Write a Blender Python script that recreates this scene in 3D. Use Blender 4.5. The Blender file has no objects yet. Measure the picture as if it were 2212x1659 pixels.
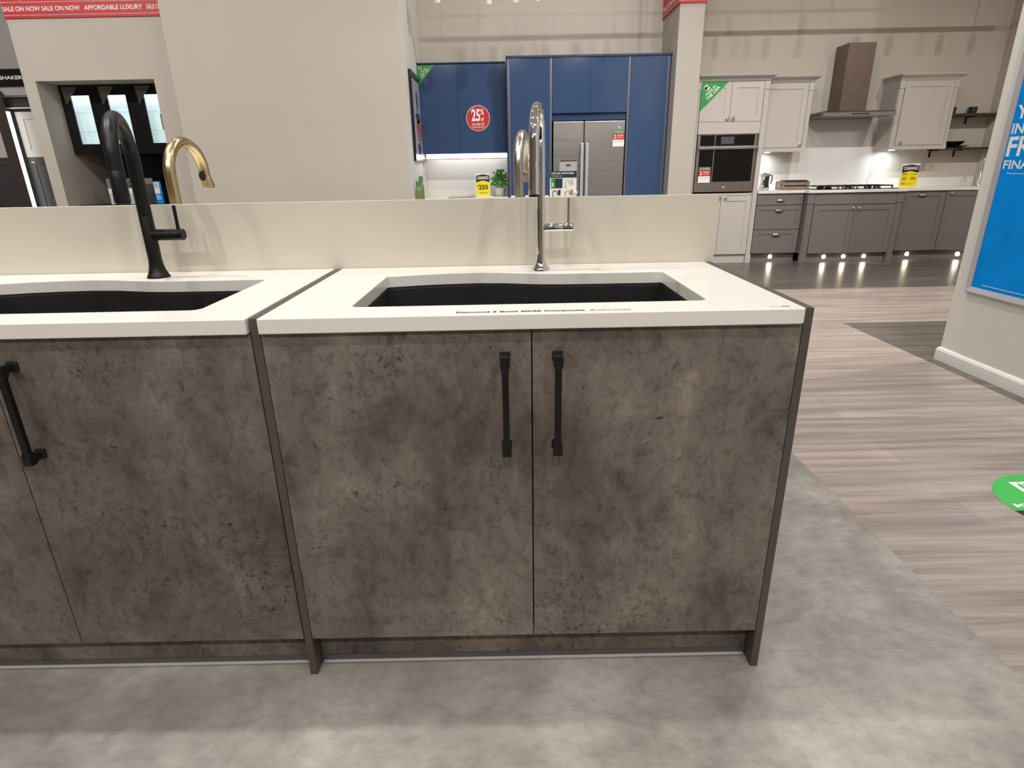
import bpy, bmesh, math, random
from mathutils import Vector, Matrix
random.seed(7)
S = bpy.context.scene
C = S.collection
PI = math.pi

# ------------------------------------------------------------------ materials
def lin(c):
    c = c / 255.0
    return c / 12.92 if c <= 0.04045 else ((c + 0.055) / 1.055) ** 2.4
def rgb(r, g, b): return (lin(r), lin(g), lin(b), 1.0)

def new_mat(name):
    m = bpy.data.materials.new(name); m.use_nodes = True
    nt = m.node_tree
    return m, nt, nt.nodes['Principled BSDF']

def N(nt, typ, **kw):
    n = nt.nodes.new(typ)
    for k, v in kw.items():
        if k.startswith('_'): setattr(n, k[1:], v)
        else: n.inputs[k.replace('_', ' ')].default_value = v
    return n

def ramp(nt, src, stops):
    r = nt.nodes.new('ShaderNodeValToRGB')
    els = r.color_ramp.elements
    while len(els) < len(stops): els.new(0.5)
    for e, (p, c) in zip(els, stops):
        e.position = p; e.color = c
    nt.links.new(src, r.inputs['Fac'])
    return r.outputs['Color']

def pos(nt, scale=(1, 1, 1), offset=(0, 0, 0)):
    g = nt.nodes.new('ShaderNodeNewGeometry')
    mp = nt.nodes.new('ShaderNodeMapping')
    mp.inputs['Scale'].default_value = scale
    mp.inputs['Location'].default_value = offset
    nt.links.new(g.outputs['Position'], mp.inputs['Vector'])
    return mp.outputs['Vector']

def noise(nt, vec, scale, detail=4, rough=0.55, dist=0.0):
    n = N(nt, 'ShaderNodeTexNoise', Scale=scale, Detail=detail, Roughness=rough, Distortion=dist)
    nt.links.new(vec, n.inputs['Vector'])
    return n.outputs['Fac']

def mix(nt, a, b, fac, mode='MIX'):
    n = nt.nodes.new('ShaderNodeMix'); n.data_type = 'RGBA'; n.blend_type = mode
    for v, i in ((fac, 0), (a, 6), (b, 7)):
        if hasattr(v, 'is_output'): nt.links.new(v, n.inputs[i])
        else: n.inputs[i].default_value = v
    return n.outputs[2]

def bump(nt, bs, src, strength, dist=0.002):
    b = N(nt, 'ShaderNodeBump', Strength=strength, Distance=dist)
    nt.links.new(src, b.inputs['Height']); nt.links.new(b.outputs['Normal'], bs.inputs['Normal'])

def plain(name, col, rough=0.5, metal=0.0, spec=0.5, var=0.04, vscale=6.0, em=0.0, emcol=None):
    m, nt, bs = new_mat(name)
    n = noise(nt, pos(nt), vscale, 3)
    lo = tuple(max(0, c * (1 - var)) for c in col[:3]) + (1,)
    hi = tuple(min(1, c * (1 + var)) for c in col[:3]) + (1,)
    nt.links.new(ramp(nt, n, [(0.3, lo), (0.7, hi)]), bs.inputs['Base Color'])
    bs.inputs['Roughness'].default_value = rough
    bs.inputs['Metallic'].default_value = metal
    bs.inputs['Specular IOR Level'].default_value = spec
    if em:
        bs.inputs['Emission Color'].default_value = emcol or col
        bs.inputs['Emission Strength'].default_value = em
    return m

def brushed(name, col, rough=0.3, scale=(2, 2, 160)):
    m, nt, bs = new_mat(name)
    n = noise(nt, pos(nt, scale), 1.0, 3)
    nt.links.new(ramp(nt, n, [(0.2, tuple(c * .92 for c in col[:3]) + (1,)), (0.8, col)]), bs.inputs['Base Color'])
    rr = ramp(nt, n, [(0.2, (rough * .8,) * 3 + (1,)), (0.8, (rough * 1.2,) * 3 + (1,))])
    nt.links.new(rr, bs.inputs['Roughness'])
    bs.inputs['Metallic'].default_value = 1.0
    return m

def paint_wall(name, col):
    m, nt, bs = new_mat(name)
    v = pos(nt)
    n = noise(nt, v, 1.3, 3)
    nt.links.new(ramp(nt, n, [(0.3, tuple(c * .97 for c in col[:3]) + (1,)), (0.7, tuple(min(1, c * 1.02) for c in col[:3]) + (1,))]), bs.inputs['Base Color'])
    bs.inputs['Roughness'].default_value = 0.75
    bs.inputs['Specular IOR Level'].default_value = 0.25
    bump(nt, bs, noise(nt, v, 220, 2), 0.08, 0.001)
    return m

def concrete_laminate(name, k=1.0, off=(0, 0, 0)):
    m, nt, bs = new_mat(name)
    v = pos(nt, (1, 1, 1), off)
    vs = pos(nt, (1.25, 1, 0.8), off)
    def K(r, g, b): return tuple(x * k for x in rgb(r, g, b)[:3]) + (1,)
    big = ramp(nt, noise(nt, vs, 3.2, 6, 0.60, 0.3), [(0.32, K(76, 69, 65)), (0.46, K(103, 94, 87)), (0.57, K(115, 106, 99)), (0.70, K(137, 127, 118))])
    mid = ramp(nt, noise(nt, pos(nt, (1.35, 1, 0.7), off), 7, 14, 0.78, 0.4), [(0.30, (0.46, 0.44, 0.43, 1)), (0.45, (0.88, 0.87, 0.86, 1)), (0.56, (1.05, 1.05, 1.04, 1)), (0.72, (1.30, 1.30, 1.28, 1))])
    col = mix(nt, big, mid, 0.9, 'MULTIPLY')
    rag = ramp(nt, noise(nt, pos(nt, (1.1, 1, 0.9), off), 30, 8, 0.75, 0.6), [(0.36, (0.56, 0.55, 0.54, 1)), (0.50, (1.0, 1.0, 1.0, 1)), (0.70, (1.16, 1.16, 1.15, 1))])
    col = mix(nt, col, rag, 0.8, 'MULTIPLY')
    fine = ramp(nt, noise(nt, v, 190, 4, 0.7), [(0.3, (0.82, 0.82, 0.82, 1)), (0.7, (1.13, 1.13, 1.13, 1))])
    col = mix(nt, col, fine, 0.6, 'MULTIPLY')
    # dark pits and hairline cracks gathered in clusters
    mask = ramp(nt, noise(nt, v, 2.7, 4, 0.55, 0.3), [(0.50, (0.12, 0.12, 0.12, 1)), (0.64, (1, 1, 1, 1))])
    pits = ramp(nt, noise(nt, pos(nt, (1.1, 1, 0.9), off), 58, 9, 0.80, 0.25), [(0.535, (0, 0, 0, 1)), (0.60, (0.9, 0.9, 0.9, 1))])
    col = mix(nt, col, K(44, 37, 33), mix(nt, (0, 0, 0, 1), pits, mask))
    spots = ramp(nt, noise(nt, v, 34, 3, 0.5, 0.7), [(0.70, (0, 0, 0, 1)), (0.76, (0.9, 0.9, 0.9, 1))])
    col = mix(nt, col, K(42, 34, 30), spots)
    nt.links.new(col, bs.inputs['Base Color'])
    bs.inputs['Roughness'].default_value = 0.5
    bs.inputs['Specular IOR Level'].default_value = 0.35
    bump(nt, bs, noise(nt, v, 120, 4), 0.06, 0.001)
    return m

def tile_floor(name):
    m, nt, bs = new_mat(name)
    v = pos(nt)
    br = nt.nodes.new('ShaderNodeTexBrick')
    br.offset = 0.5; br.offset_frequency = 2; br.squash = 1.0
    br.inputs['Scale'].default_value = 1.0
    br.inputs['Brick Width'].default_value = 0.92
    br.inputs['Row Height'].default_value = 0.46
    br.inputs['Mortar Size'].default_value = 0.0010
    br.inputs['Mortar Smooth'].default_value = 0.3
    br.inputs['Color1'].default_value = (0.94, 0.94, 0.94, 1)
    br.inputs['Color2'].default_value = (1.01, 1.01, 1.01, 1)
    br.inputs['Mortar'].default_value = (0.78, 0.77, 0.76, 1)
    # rows start at y = 0.047, brick joints at x = 0.80 below it and x = 1.26 above
    nt.links.new(pos(nt, (1, 1, 1), (-0.80, -0.047, 0)), br.inputs['Vector'])
    a = ramp(nt, noise(nt, v, 2.3, 8, 0.66, 0.3), [(0.32, rgb(124, 118, 111)), (0.5, rgb(151, 145, 138)), (0.68, rgb(178, 172, 164))])
    b = ramp(nt, noise(nt, pos(nt, (1, 1.8, 1)), 14, 10, 0.74, 0.25), [(0.32, (0.74, 0.74, 0.73, 1)), (0.5, (1.0, 1.0, 1.0, 1)), (0.68, (1.22, 1.22, 1.21, 1))])
    f = ramp(nt, noise(nt, v, 130, 4, 0.7), [(0.3, (0.93, 0.93, 0.93, 1)), (0.7, (1.01, 1.01, 1.01, 1))])
    col = mix(nt, mix(nt, mix(nt, a, b, 0.75, 'MULTIPLY'), f, 0.8, 'MULTIPLY'), br.outputs['Color'], 1.0, 'MULTIPLY')
    nt.links.new(col, bs.inputs['Base Color'])
    bs.inputs['Roughness'].default_value = 0.42
    bs.inputs['Specular IOR Level'].default_value = 0.35
    bump(nt, bs, noise(nt, v, 60, 5, 0.6), 0.05, 0.001)
    return m

def plank_floor(name, dark, mid, light, rough, row=0.152):
    m, nt, bs = new_mat(name)
    br = nt.nodes.new('ShaderNodeTexBrick')
    br.offset = 0.37; br.offset_frequency = 3
    br.inputs['Scale'].default_value = 1.0
    br.inputs['Brick Width'].default_value = 1.22
    br.inputs['Row Height'].default_value = row
    br.inputs['Mortar Size'].default_value = 0.0009
    br.inputs['Mortar Smooth'].default_value = 0.2
    br.inputs['Color1'].default_value = (0.87, 0.87, 0.87, 1)
    br.inputs['Color2'].default_value = (1.07, 1.06, 1.05, 1)
    br.inputs['Mortar'].default_value = (0.66, 0.64, 0.63, 1)
    nt.links.new(pos(nt, (1, 1, 1), (0.3, 0.02, 0)), br.inputs['Vector'])
    g1 = ramp(nt, noise(nt, pos(nt, (0.55, 9, 1)), 1.9, 6, 0.6, 0.25), [(0.30, dark), (0.50, mid), (0.70, light)])
    g2 = ramp(nt, noise(nt, pos(nt, (2, 60, 1)), 1.5, 5, 0.6), [(0.3, (0.86, 0.85, 0.85, 1)), (0.7, (1.09, 1.09, 1.09, 1))])
    col = mix(nt, mix(nt, g1, g2, 0.8, 'MULTIPLY'), br.outputs['Color'], 1.0, 'MULTIPLY')
    nt.links.new(col, bs.inputs['Base Color'])
    bs.inputs['Roughness'].default_value = rough
    bs.inputs['Specular IOR Level'].default_value = 0.5
    return m

def glass_pane(name):
    m, nt, bs = new_mat(name)
    nt.nodes.remove(bs)
    t = nt.nodes.new('ShaderNodeBsdfTransparent'); t.inputs['Color'].default_value = (0.93, 0.97, 0.97, 1)
    g = nt.nodes.new('ShaderNodeBsdfGlossy'); g.inputs['Roughness'].default_value = 0.02
    mx = nt.nodes.new('ShaderNodeMixShader'); mx.inputs[0].default_value = 0.06
    nt.links.new(t.outputs[0], mx.inputs[1]); nt.links.new(g.outputs[0], mx.inputs[2])
    nt.links.new(mx.outputs[0], nt.nodes['Material Output'].inputs['Surface'])
    return m

M = {}
M['wall'] = paint_wall('greige wall paint', rgb(196, 187, 175))
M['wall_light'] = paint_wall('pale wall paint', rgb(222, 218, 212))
M['wall_cool'] = paint_wall('cool grey wall paint', rgb(176, 172, 166))
M['wall_mid'] = paint_wall('warm pale wall paint', rgb(205, 197, 183))
M['wall_post'] = paint_wall('greige column paint', rgb(184, 176, 165))
M['ceiling'] = paint_wall('ceiling paint', rgb(225, 222, 215))
M['tile'] = tile_floor('grey stone vinyl tile')
M['wood'] = plank_floor('greyed oak vinyl plank', rgb(131, 119, 111), rgb(160, 146, 137), rgb(184, 170, 160), 0.36)
M['slate'] = plank_floor('dark grey vinyl plank', rgb(78, 72, 67), rgb(98, 92, 86), rgb(117, 111, 104), 0.30)
M['concrete'] = concrete_laminate('brown concrete laminate', 1.17)
M['concrete_dim'] = concrete_laminate('brown concrete laminate sheet toned for less light', 0.98, (3.1, 0, 1.7))  # darker copy with shifted pattern; weaker light on these doors put into the colour
M['edge'] = plain('brown edging', rgb(80, 72, 66), 0.55)
M['quartz'] = plain('white quartz', rgb(231, 226, 218), 0.22, var=0.015)
M['sink'] = plain('anthracite composite', rgb(35, 34, 35), 0.5, spec=0.3, var=0.12, vscale=300)
M['black'] = plain('matt black metal', rgb(17, 16, 17), 0.40, spec=0.35, var=0.05)
M['chrome'] = plain('polished chrome', (0.86, 0.86, 0.85, 1), 0.05, 1.0, var=0.01)
M['brass'] = brushed('brushed brass', (0.74, 0.59, 0.33, 1), 0.24, (90, 90, 2))
M['nickel'] = brushed('brushed nickel', (0.60, 0.55, 0.47, 1), 0.27, (90, 90, 2))
M['rubber'] = plain('black rubber', rgb(20, 20, 20), 0.6)
M['steel'] = brushed('brushed steel', (0.44, 0.415, 0.395, 1), 0.32)
M['bronze'] = brushed('satin hood steel', (0.23, 0.175, 0.155, 1), 0.42)
M['seal'] = plain('grey plastic seal', rgb(92, 90, 92), 0.35)
M['caulk'] = plain('white sealant', rgb(225, 222, 215), 0.3)
M['blue'] = plain('gloss blue lacquer', rgb(58, 79, 113), 0.10, var=0.02)
M['blue_dark'] = plain('blue edging', rgb(34, 52, 84), 0.35)
M['channel'] = plain('grey blue channel', rgb(118, 120, 136), 0.3, 0.5)
M['lightgrey'] = plain('light grey cabinet paint', rgb(192, 184, 177), 0.45, var=0.015)
M['midgrey'] = plain('mid grey cornice paint', rgb(168, 163, 158), 0.45, var=0.015)
M['darkgrey'] = plain('dark grey cabinet paint', rgb(118, 111, 109), 0.42, var=0.015)
M['charcoal'] = plain('charcoal cabinet paint', rgb(62, 59, 60), 0.45)
M['blackgloss'] = plain('black cabinet lacquer', rgb(17, 16, 17), 0.25)
M['ovenglass'] = plain('black oven glass', rgb(12, 12, 13), 0.04)
M['screen'] = plain('dim display', rgb(82, 84, 90), 0.15)
M['splash'] = plain('splashback', rgb(222, 218, 213), 0.3, var=0.01)
M['white'] = plain('white print', rgb(238, 236, 232), 0.5)
M['baseboard'] = plain('white baseboard paint', rgb(236, 234, 229), 0.4)
M['red'] = plain('red print', rgb(196, 34, 40), 0.45)
M['green'] = plain('green print', rgb(38, 150, 66), 0.45)
M['floorgreen'] = plain('green floor vinyl', rgb(70, 178, 78), 0.45)
M['navy'] = plain('navy print', rgb(30, 46, 62), 0.45)
M['yellow'] = plain('yellow print', rgb(244, 222, 30), 0.45)
M['posterblue'] = plain('poster blue', rgb(0, 142, 232), 0.6, spec=0.08, var=0.10, vscale=5)
M['silver'] = plain('silver frame', rgb(196, 196, 198), 0.3, 0.4)
M['ink'] = plain('black ink', rgb(30, 32, 32), 0.5)
M['greyink'] = plain('grey ink', rgb(120, 116, 112), 0.5)
M['pink'] = plain('pinkish print', rgb(205, 176, 172), 0.5, var=0.25, vscale=40)
M['pennant'] = plain('smoky film', rgb(112, 110, 106), 0.3)
M['pennant_edge'] = plain('pale film edge', rgb(190, 188, 183), 0.4)
M['leaf'] = plain('green leaf', rgb(92, 160, 42), 0.5, var=0.35, vscale=40)
M['pot'] = plain('white stoneware', rgb(222, 219, 214), 0.5)
M['crate'] = plain('weathered wood', rgb(132, 115, 98), 0.7, var=0.2, vscale=30)
M['shelfwood'] = plain('dark stained shelf', rgb(58, 47, 41), 0.5, var=0.15, vscale=20)
M['darkmug'] = plain('dark stoneware', rgb(44, 42, 42), 0.3)
M['glass'] = glass_pane('clear pane')
M['acrylic'] = glass_pane('clear acrylic')
M['interior'] = plain('white cabinet interior', rgb(232, 234, 234), 0.5)
M['led'] = plain('lit diffuser', (1, 1, 1, 1), 0.5, em=12.0, emcol=(1.0, 0.97, 0.93, 1))
M['backlit'] = plain('backlit white panel', rgb(225, 232, 232), 0.5, em=0.62, emcol=(0.84, 0.97, 1.0, 1))
M['ledstrip'] = plain('lit strip', (1, 1, 1, 1), 0.5, em=5.0, emcol=(0.95, 1.0, 0.98, 1))
M['kick'] = plain('lit warm lens', (1, 1, 1, 1), 0.5, em=40.0, emcol=(1.0, 0.86, 0.62, 1))
M['puck'] = plain('lit cool lens', (1, 1, 1, 1), 0.5, em=14.0, emcol=(0.80, 0.91, 1.0, 1))
M['trackwhite'] = plain('white lamp enamel', rgb(238, 236, 230), 0.4)
M['bottle'] = plain('green jar', rgb(120, 135, 88), 0.2, var=0.4, vscale=60)
M['bottlecap'] = plain('green cap', rgb(80, 130, 96), 0.35)
M['art'] = plain('print paper', rgb(196, 196, 206), 0.08)
M['artorange'] = plain('orange ink', rgb(190, 110, 84), 0.08, var=0.2, vscale=14)
M['artdark'] = plain('charcoal ink', rgb(66, 66, 74), 0.08, var=0.2, vscale=14)
M['postdark'] = plain('dark bronze post', rgb(66, 56, 52), 0.35)

# ------------------------------------------------------------------ geometry builder (world coordinates)
class MB:
    def __init__(s): s.bm = bmesh.new(); s.sm = False
    def box(s, x0, x1, y0, y1, z0, z1, bev=0.0):
        b = s.bm
        V = [b.verts.new((x, y, z)) for x in (x0, x1) for y in (y0, y1) for z in (z0, z1)]
        F = [b.faces.new([V[i] for i in f]) for f in ((0, 1, 3, 2), (4, 6, 7, 5), (0, 4, 5, 1), (2, 3, 7, 6), (0, 2, 6, 4), (1, 5, 7, 3))]
        if bev:
            E = list({e for f in F for e in f.edges})
            bmesh.ops.bevel(b, geom=E, offset=bev, segments=2, profile=0.7, affect='EDGES')
        return s
    def tube(s, pts, r, seg=16, cap=True, squash=None):
        b = s.bm; pts = [Vector(p) for p in pts]; n = len(pts)
        R = r if isinstance(r, (list, tuple)) else [r] * n
        t0 = (pts[1] - pts[0]).normalized()
        up = Vector((1, 0, 0)) if abs(t0.x) < 0.9 else Vector((0, 0, 1))
        u = (up - t0 * up.dot(t0)).normalized(); rings = []
        for i, p in enumerate(pts):
            t = (pts[min(i + 1, n - 1)] - pts[max(i - 1, 0)]).normalized()
            u = (u - t * u.dot(t)).normalized(); w = t.cross(u)
            rings.append([b.verts.new(p + (u * math.cos(a) + w * math.sin(a)) * R[i]) for a in [2 * PI * k / seg for k in range(seg)]])
        for a, c in zip(rings, rings[1:]):
            for k in range(seg):
                f = b.faces.new((a[k], a[(k + 1) % seg], c[(k + 1) % seg], c[k])); f.smooth = True
        if cap: b.faces.new(rings[0][::-1]); b.faces.new(rings[-1])
        return s
    def lathe(s, c, prof, seg=24, axis='Z', cap=True):
        b = s.bm; rings = []
        for r, h in prof:
            ring = []
            for k in range(seg):
                a = 2 * PI * k / seg; x, y = r * math.cos(a), r * math.sin(a)
                p = (x, y, h) if axis == 'Z' else ((x, -h, y) if axis == '-Y' else (h, x, y))
                ring.append(b.verts.new(Vector(c) + Vector(p)))
            rings.append(ring)
        for a, d in zip(rings, rings[1:]):
            for k in range(seg):
                f = b.faces.new((a[k], a[(k + 1) % seg], d[(k + 1) % seg], d[k])); f.smooth = True
        if cap: b.faces.new(rings[0][::-1]); b.faces.new(rings[-1])
        return s
    def prism(s, pts, ext):
        b = s.bm; e = Vector(ext)
        A = [b.verts.new(p) for p in pts]; B = [b.verts.new(Vector(p) + e) for p in pts]; n = len(A)
        b.faces.new(A[::-1]); b.faces.new(B)
        for i in range(n): b.faces.new((A[i], A[(i + 1) % n], B[(i + 1) % n], B[i]))
        return s
    def loft(s, loops, cap=True):
        b = s.bm; L = [[b.verts.new(p) for p in l] for l in loops]; n = len(L[0])
        for a, d in zip(L, L[1:]):
            for i in range(n): b.faces.new((a[i], a[(i + 1) % n], d[(i + 1) % n], d[i]))
        if cap: b.faces.new(L[0][::-1]); b.faces.new(L[-1])
        return s
    def build(s, name, mat, parent=None):
        bmesh.ops.recalc_face_normals(s.bm, faces=s.bm.faces[:])
        for e in s.bm.edges:
            if len(e.link_faces) == 2 and e.calc_face_angle(0) > 0.75: e.smooth = False
        org = Vector((0, 0, 0))
        p = parent
        while p is not None:
            org += p.location; p = p.parent
        if parent is None and s.bm.verts:       # a thing that is one mesh keeps its origin at its base
            xs = [v.co for v in s.bm.verts]
            org = Vector((sum(c.x for c in xs) / len(xs), sum(c.y for c in xs) / len(xs), min(c.z for c in xs)))
        bmesh.ops.translate(s.bm, verts=s.bm.verts[:], vec=-org)
        me = bpy.data.meshes.new(name); s.bm.to_mesh(me); s.bm.free()
        me.materials.append(mat)
        o = bpy.data.objects.new(name, me); C.objects.link(o)
        if parent is not None: o.parent = parent
        else: o.location = org
        return o

def tag(o, label, cat, group=None, kind=None):
    o['label'] = label; o['category'] = cat
    if group: o['group'] = group
    if kind: o['kind'] = kind
    return o
def thing(name, label, cat, loc, group=None):
    o = bpy.data.objects.new(name, None); C.objects.link(o); o.location = loc
    o.empty_display_size = 0.05
    return tag(o, label, cat, group)
def struct(name, mb, mat):
    o = mb.build(name, mat); o['kind'] = 'structure'; return o
def copy_thing(src, dloc, label):
    def cp(o, parent):
        c = o.copy(); C.objects.link(c); c.parent = parent
        for ch in [x for x in bpy.data.objects if x.parent == o]: cp(ch, c)
        return c
    r = cp(src, None); r.location = src.location + Vector(dloc); r['label'] = label
    return r
def B(*a): return MB().box(*a)

def text(body, origin, right, up, w, h, mat, parent, name='lettering', align='L', bold=0.0, gap=0.0):
    """letters fitted into a w x h box whose lower corner is origin"""
    cu = bpy.data.curves.new('t', 'FONT'); cu.body = body; cu.size = 1.0; cu.offset = bold; cu.extrude = 0.0
    cu.resolution_u = 3; cu.space_character = 1.0 + gap
    ob = bpy.data.objects.new('t', cu); C.objects.link(ob)
    dg = bpy.context.evaluated_depsgraph_get(); dg.update()
    me = bpy.data.meshes.new_from_object(ob.evaluated_get(dg))
    bpy.data.objects.remove(ob); bpy.data.curves.remove(cu)
    xs = [v.co.x for v in me.vertices]; ys = [v.co.y for v in me.vertices]
    x0, x1, y0, y1 = min(xs), max(xs), min(ys), max(ys)
    right = Vector(right).normalized(); up = Vector(up).normalized(); nrm = right.cross(up)
    org = Vector((0, 0, 0)); p = parent
    while p is not None: org += p.location; p = p.parent
    for v in me.vertices:
        q = Vector(origin) + right * ((v.co.x - x0) / (x1 - x0) * w) + up * ((v.co.y - y0) / (y1 - y0) * h) + nrm * 0.0008
        v.co = q - org
    me.materials.append(mat)
    o = bpy.data.objects.new(name, me); C.objects.link(o); o.parent = parent
    return o

XR, ZU = (1, 0, 0), (0, 0, 1)

# ================================================================== SETTING
struct('floor_tile', B(-9, 1.72, -5, 4.78, -0.1, 0), M['tile'])
mb = MB(); mb.prism([(1.72, -5, 0), (3.14, -5, 0), (3.14, 3.38, 0), (7.0, 3.38, 0), (7.0, 4.78, 0), (1.72, 4.78, 0)], (0, 0, -0.1))
struct('floor_wood', mb, M['wood'])
struct('floor_dark', B(3.14, 7.0, -5, 3.38, -0.1, 0), M['slate'])
struct('floor_back', B(-9, 7.0, 4.78, 9.2, -0.1, 0), M['slate'])
struct('ceiling', B(-9.2, 7.2, -5.2, 9.2, 4.6, 4.7), M['ceiling'])
struct('wall_back', B(-4.69, 7.0, 7.15, 7.35, 0, 4.6), M['wall'])
struct('wall_far', B(-9.2, -4.69, 8.2, 8.4, 0, 4.6), M['wall_cool'])
struct('wall_left', B(-9.2, -9.0, -5.2, 8.4, 0, 4.6), M['wall'])
struct('wall_front', B(-9.2, 7.2, -5.2, -5.0, 0, 4.6), M['wall'])
struct('wall_side', B(6.76, 6.96, 4.0, 7.15, 0, 4.6), M['wall'])
struct('wall_corner', B(3.40, 7.2, -5.0, 2.42, 0, 4.6), M['wall'])
struct('wall_right', B(3.23, 3.40, -5.0, 2.42, 0, 4.6), M['wall_light'])
struct('wall_gap', B(6.96, 7.2, 2.42, 4.2, 0, 4.6), M['wall'])
mb = MB()
prof = [(0, 0), (0.016, 0), (0.016, 0.064), (0.010, 0.078), (0.004, 0.083), (0, 0.083)]
mb.loft([[(3.23 - a, -5.0, z) for a, z in prof], [(3.23 - a, 2.42 + a, z) for a, z in prof]])
mb.loft([[(3.23 - a, 2.42 + a, z) for a, z in prof], [(3.40, 2.42 + a, z) for a, z in prof]])
struct('baseboard_right', mb, M['baseboard'])
# broad partition in front of the niche, its end face runs back to the rear wall
struct('wall_partition', B(-3.0, -0.577, 5.75, 7.15, 0, 4.6), M['wall'])
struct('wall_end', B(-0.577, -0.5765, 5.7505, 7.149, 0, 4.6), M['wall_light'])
# niche wall: header, jambs, cheek
mb = MB()
mb.box(-4.825, -4.69, 6.10, 8.2, 0, 4.6)
mb.box(-4.69, -3.0, 6.10, 6.45, 2.213, 4.6)
mb.box(-3.385, -3.0, 6.10, 6.45, 0, 2.213)
struct('wall_niche', mb, M['wall'])
struct('wall_column', B(2.455, 2.735, 6.40, 7.15, 0, 4.6), M['wall_post'])
struct('wall_low', B(-2.3, 1.109, 0.630, 0.660, 0, 1.106), M['wall_mid'])

# ================================================================== FRONT ISLAND
DZ0, DZ1 = 0.113, 0.881
def bar_handle(x, parent):
    mb = MB(); y = -0.034
    mb.loft([[(x + sx * w, y + sy * w * .9, z) for sx, sy in ((-1, -1), (1, -1), (1, 1), (-1, 1))]
             for z, w in ((0.618, .0095), (0.640, .0095), (0.648, .0066), (0.806, .0066), (0.814, .0095), (0.836, .0095))])
    for z in (0.629, 0.825):
        mb.loft([[(x + sx * w, yy, z + sz * w) for sx, sz in ((-1, -1), (1, -1), (1, 1), (-1, 1))] for yy, w in ((y, .009), (-0.010, .0075), (-0.004, .0105), (0.0, .0105))])
    h = mb.build('handle', M['black'], parent)
    bv = h.modifiers.new('b', 'BEVEL'); bv.width = 0.0016; bv.segments = 2; bv.limit_method = 'ANGLE'
    h['label'] = 'matt black bar handle'
    return h

def sink_cabinet(dx, label, panels, mats):
    t = thing('sink_cabinet', label, 'cabinet', (0.5425 + dx, 0.3, 0), 'sink base cabinets of the display island')
    mb = MB()
    mb.box(0.001 + dx, 0.017 + dx, 0.021, 0.62, 0.1, 0.8825)
    mb.box(1.068 + dx, 1.084 + dx, 0.021, 0.62, 0.1, 0.8825)
    mb.box(0.017 + dx, 1.068 + dx, 0.021, 0.62, 0.1, 0.116)
    mb.box(0.017 + dx, 1.068 + dx, 0.604, 0.62, 0.116, 0.8825)
    mb.box(0.017 + dx, 1.068 + dx, 0.021, 0.037, 0.84, 0.8825)
    mb.build('carcass', M['edge'], t)
    for (a, b, hx), mt in zip(((0.0015, 0.5412, 0.488), (0.5438, 1.0835, 0.594)), mats):
        d = B(a + dx, b + dx, 0.0, 0.019, DZ0, DZ1, 0.0008).build('door', mt, t)
        bar_handle(hx + dx, d)
    for x in panels:
        B(x, x + 0.0175, 0.0, 0.628, 0.0, 0.9135, 0.0008).build('end_panel', M['edge'], t)
    B(0.001 + dx, 1.084 + dx, 0.046, 0.060, 0.012, 0.1).build('toe_kick', M['concrete'], t)
    B(0.001 + dx, 1.084 + dx, 0.0435, 0.0460, 0.003, 0.018).build('seal_strip', M['seal'], t)
    B(0.004 + dx, 1.081 + dx, 0.0385, 0.0435, 0.0, 0.0035).build('sealant_bead', M['caulk'], t)
    return t
sink_cabinet(0, 'brown concrete-look sink cabinet with two black bar handles, under the lettered worktop', (-0.0175, 1.085), (M['concrete'], M['concrete']))
sink_cabinet(-1.1035, 'brown concrete-look sink cabinet under the black faucet, cut off by the picture edge', (-1.1215,), (M['concrete_dim'], M['concrete_dim']))

def cut_outline(dx, grow=0.0, front=0.0):
    back = [(.913, .464), (.83, .464), (.75, .464), (.64, .466), (.582, .473), (.53, .487), (.48, .501), (.41, .509), (.33, .504), (.25, .491), (.172, .470)]
    pts = [(0.180, 0.084), (0.900, 0.084), (0.912, 0.089), (0.919, 0.102)]
    pts += [(0.9165, 0.455)] + back + [(0.1655, 0.462), (0.163, 0.102), (0.169, 0.089)]
    cx, cy = 0.541, 0.28
    return [(x + dx + (grow if x > cx else -grow), y + (grow if y > cy else -grow - front)) for x, y in pts]

def worktop(x0, x1, dx, label):
    t = thing('worktop', label, 'worktop', ((x0 + x1) / 2, 0.3, 0.884), 'white quartz worktops of the display island')
    bm = bmesh.new()
    outer = [(x0, -0.0105), (x1 - 0.006, -0.0105), (x1, -0.0045), (x1, 0.628), (x0, 0.628)]
    if dx < 0: outer = [(x0, -0.0105), (x1, -0.0105), (x1, 0.628), (x0, 0.628)]
    inner = cut_outline(dx)
    L = []
    for loop in (outer, inner):
        vs = [bm.verts.new((x, y, 0.9145)) for x, y in loop]
        L.append(vs)
        for i in range(len(vs)): bm.edges.new((vs[i], vs[(i + 1) % len(vs)]))
    bmesh.ops.triangle_fill(bm, edges=bm.edges[:], use_beauty=True)
    low = {v: bm.verts.new((v.co.x, v.co.y, 0.8832)) for v in bm.verts[:]}
    for f in bm.faces[:]: bm.faces.new([low[v] for v in reversed(f.verts)])
    for vs in L:
        for i in range(len(vs)):
            a, b = vs[i], vs[(i + 1) % len(vs)]
            bm.faces.new((a, b, low[b], low[a]))
    mb = MB(); mb.bm.free(); mb.bm = bm
    o = mb.build('slab', M['quartz'], t)
    bv = o.modifiers.new('b', 'BEVEL'); bv.width = 0.0018; bv.segments = 2; bv.limit_method = 'ANGLE'; bv.angle_limit = 0.7
    return t
wt = worktop(0.0015, 1.0835, 0, 'white quartz worktop lettered along its front edge, between two brown panels')
worktop(-1.103, -0.0215, -1.078, 'white quartz worktop carrying the matt black faucet')
text('Diamond 2 Bowl 60/40 Composite', (0.393, 0.004, 0.9145), XR, (0, 1, 0), 0.256, 0.014, M['ink'], wt, bold=0.03)
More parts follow.
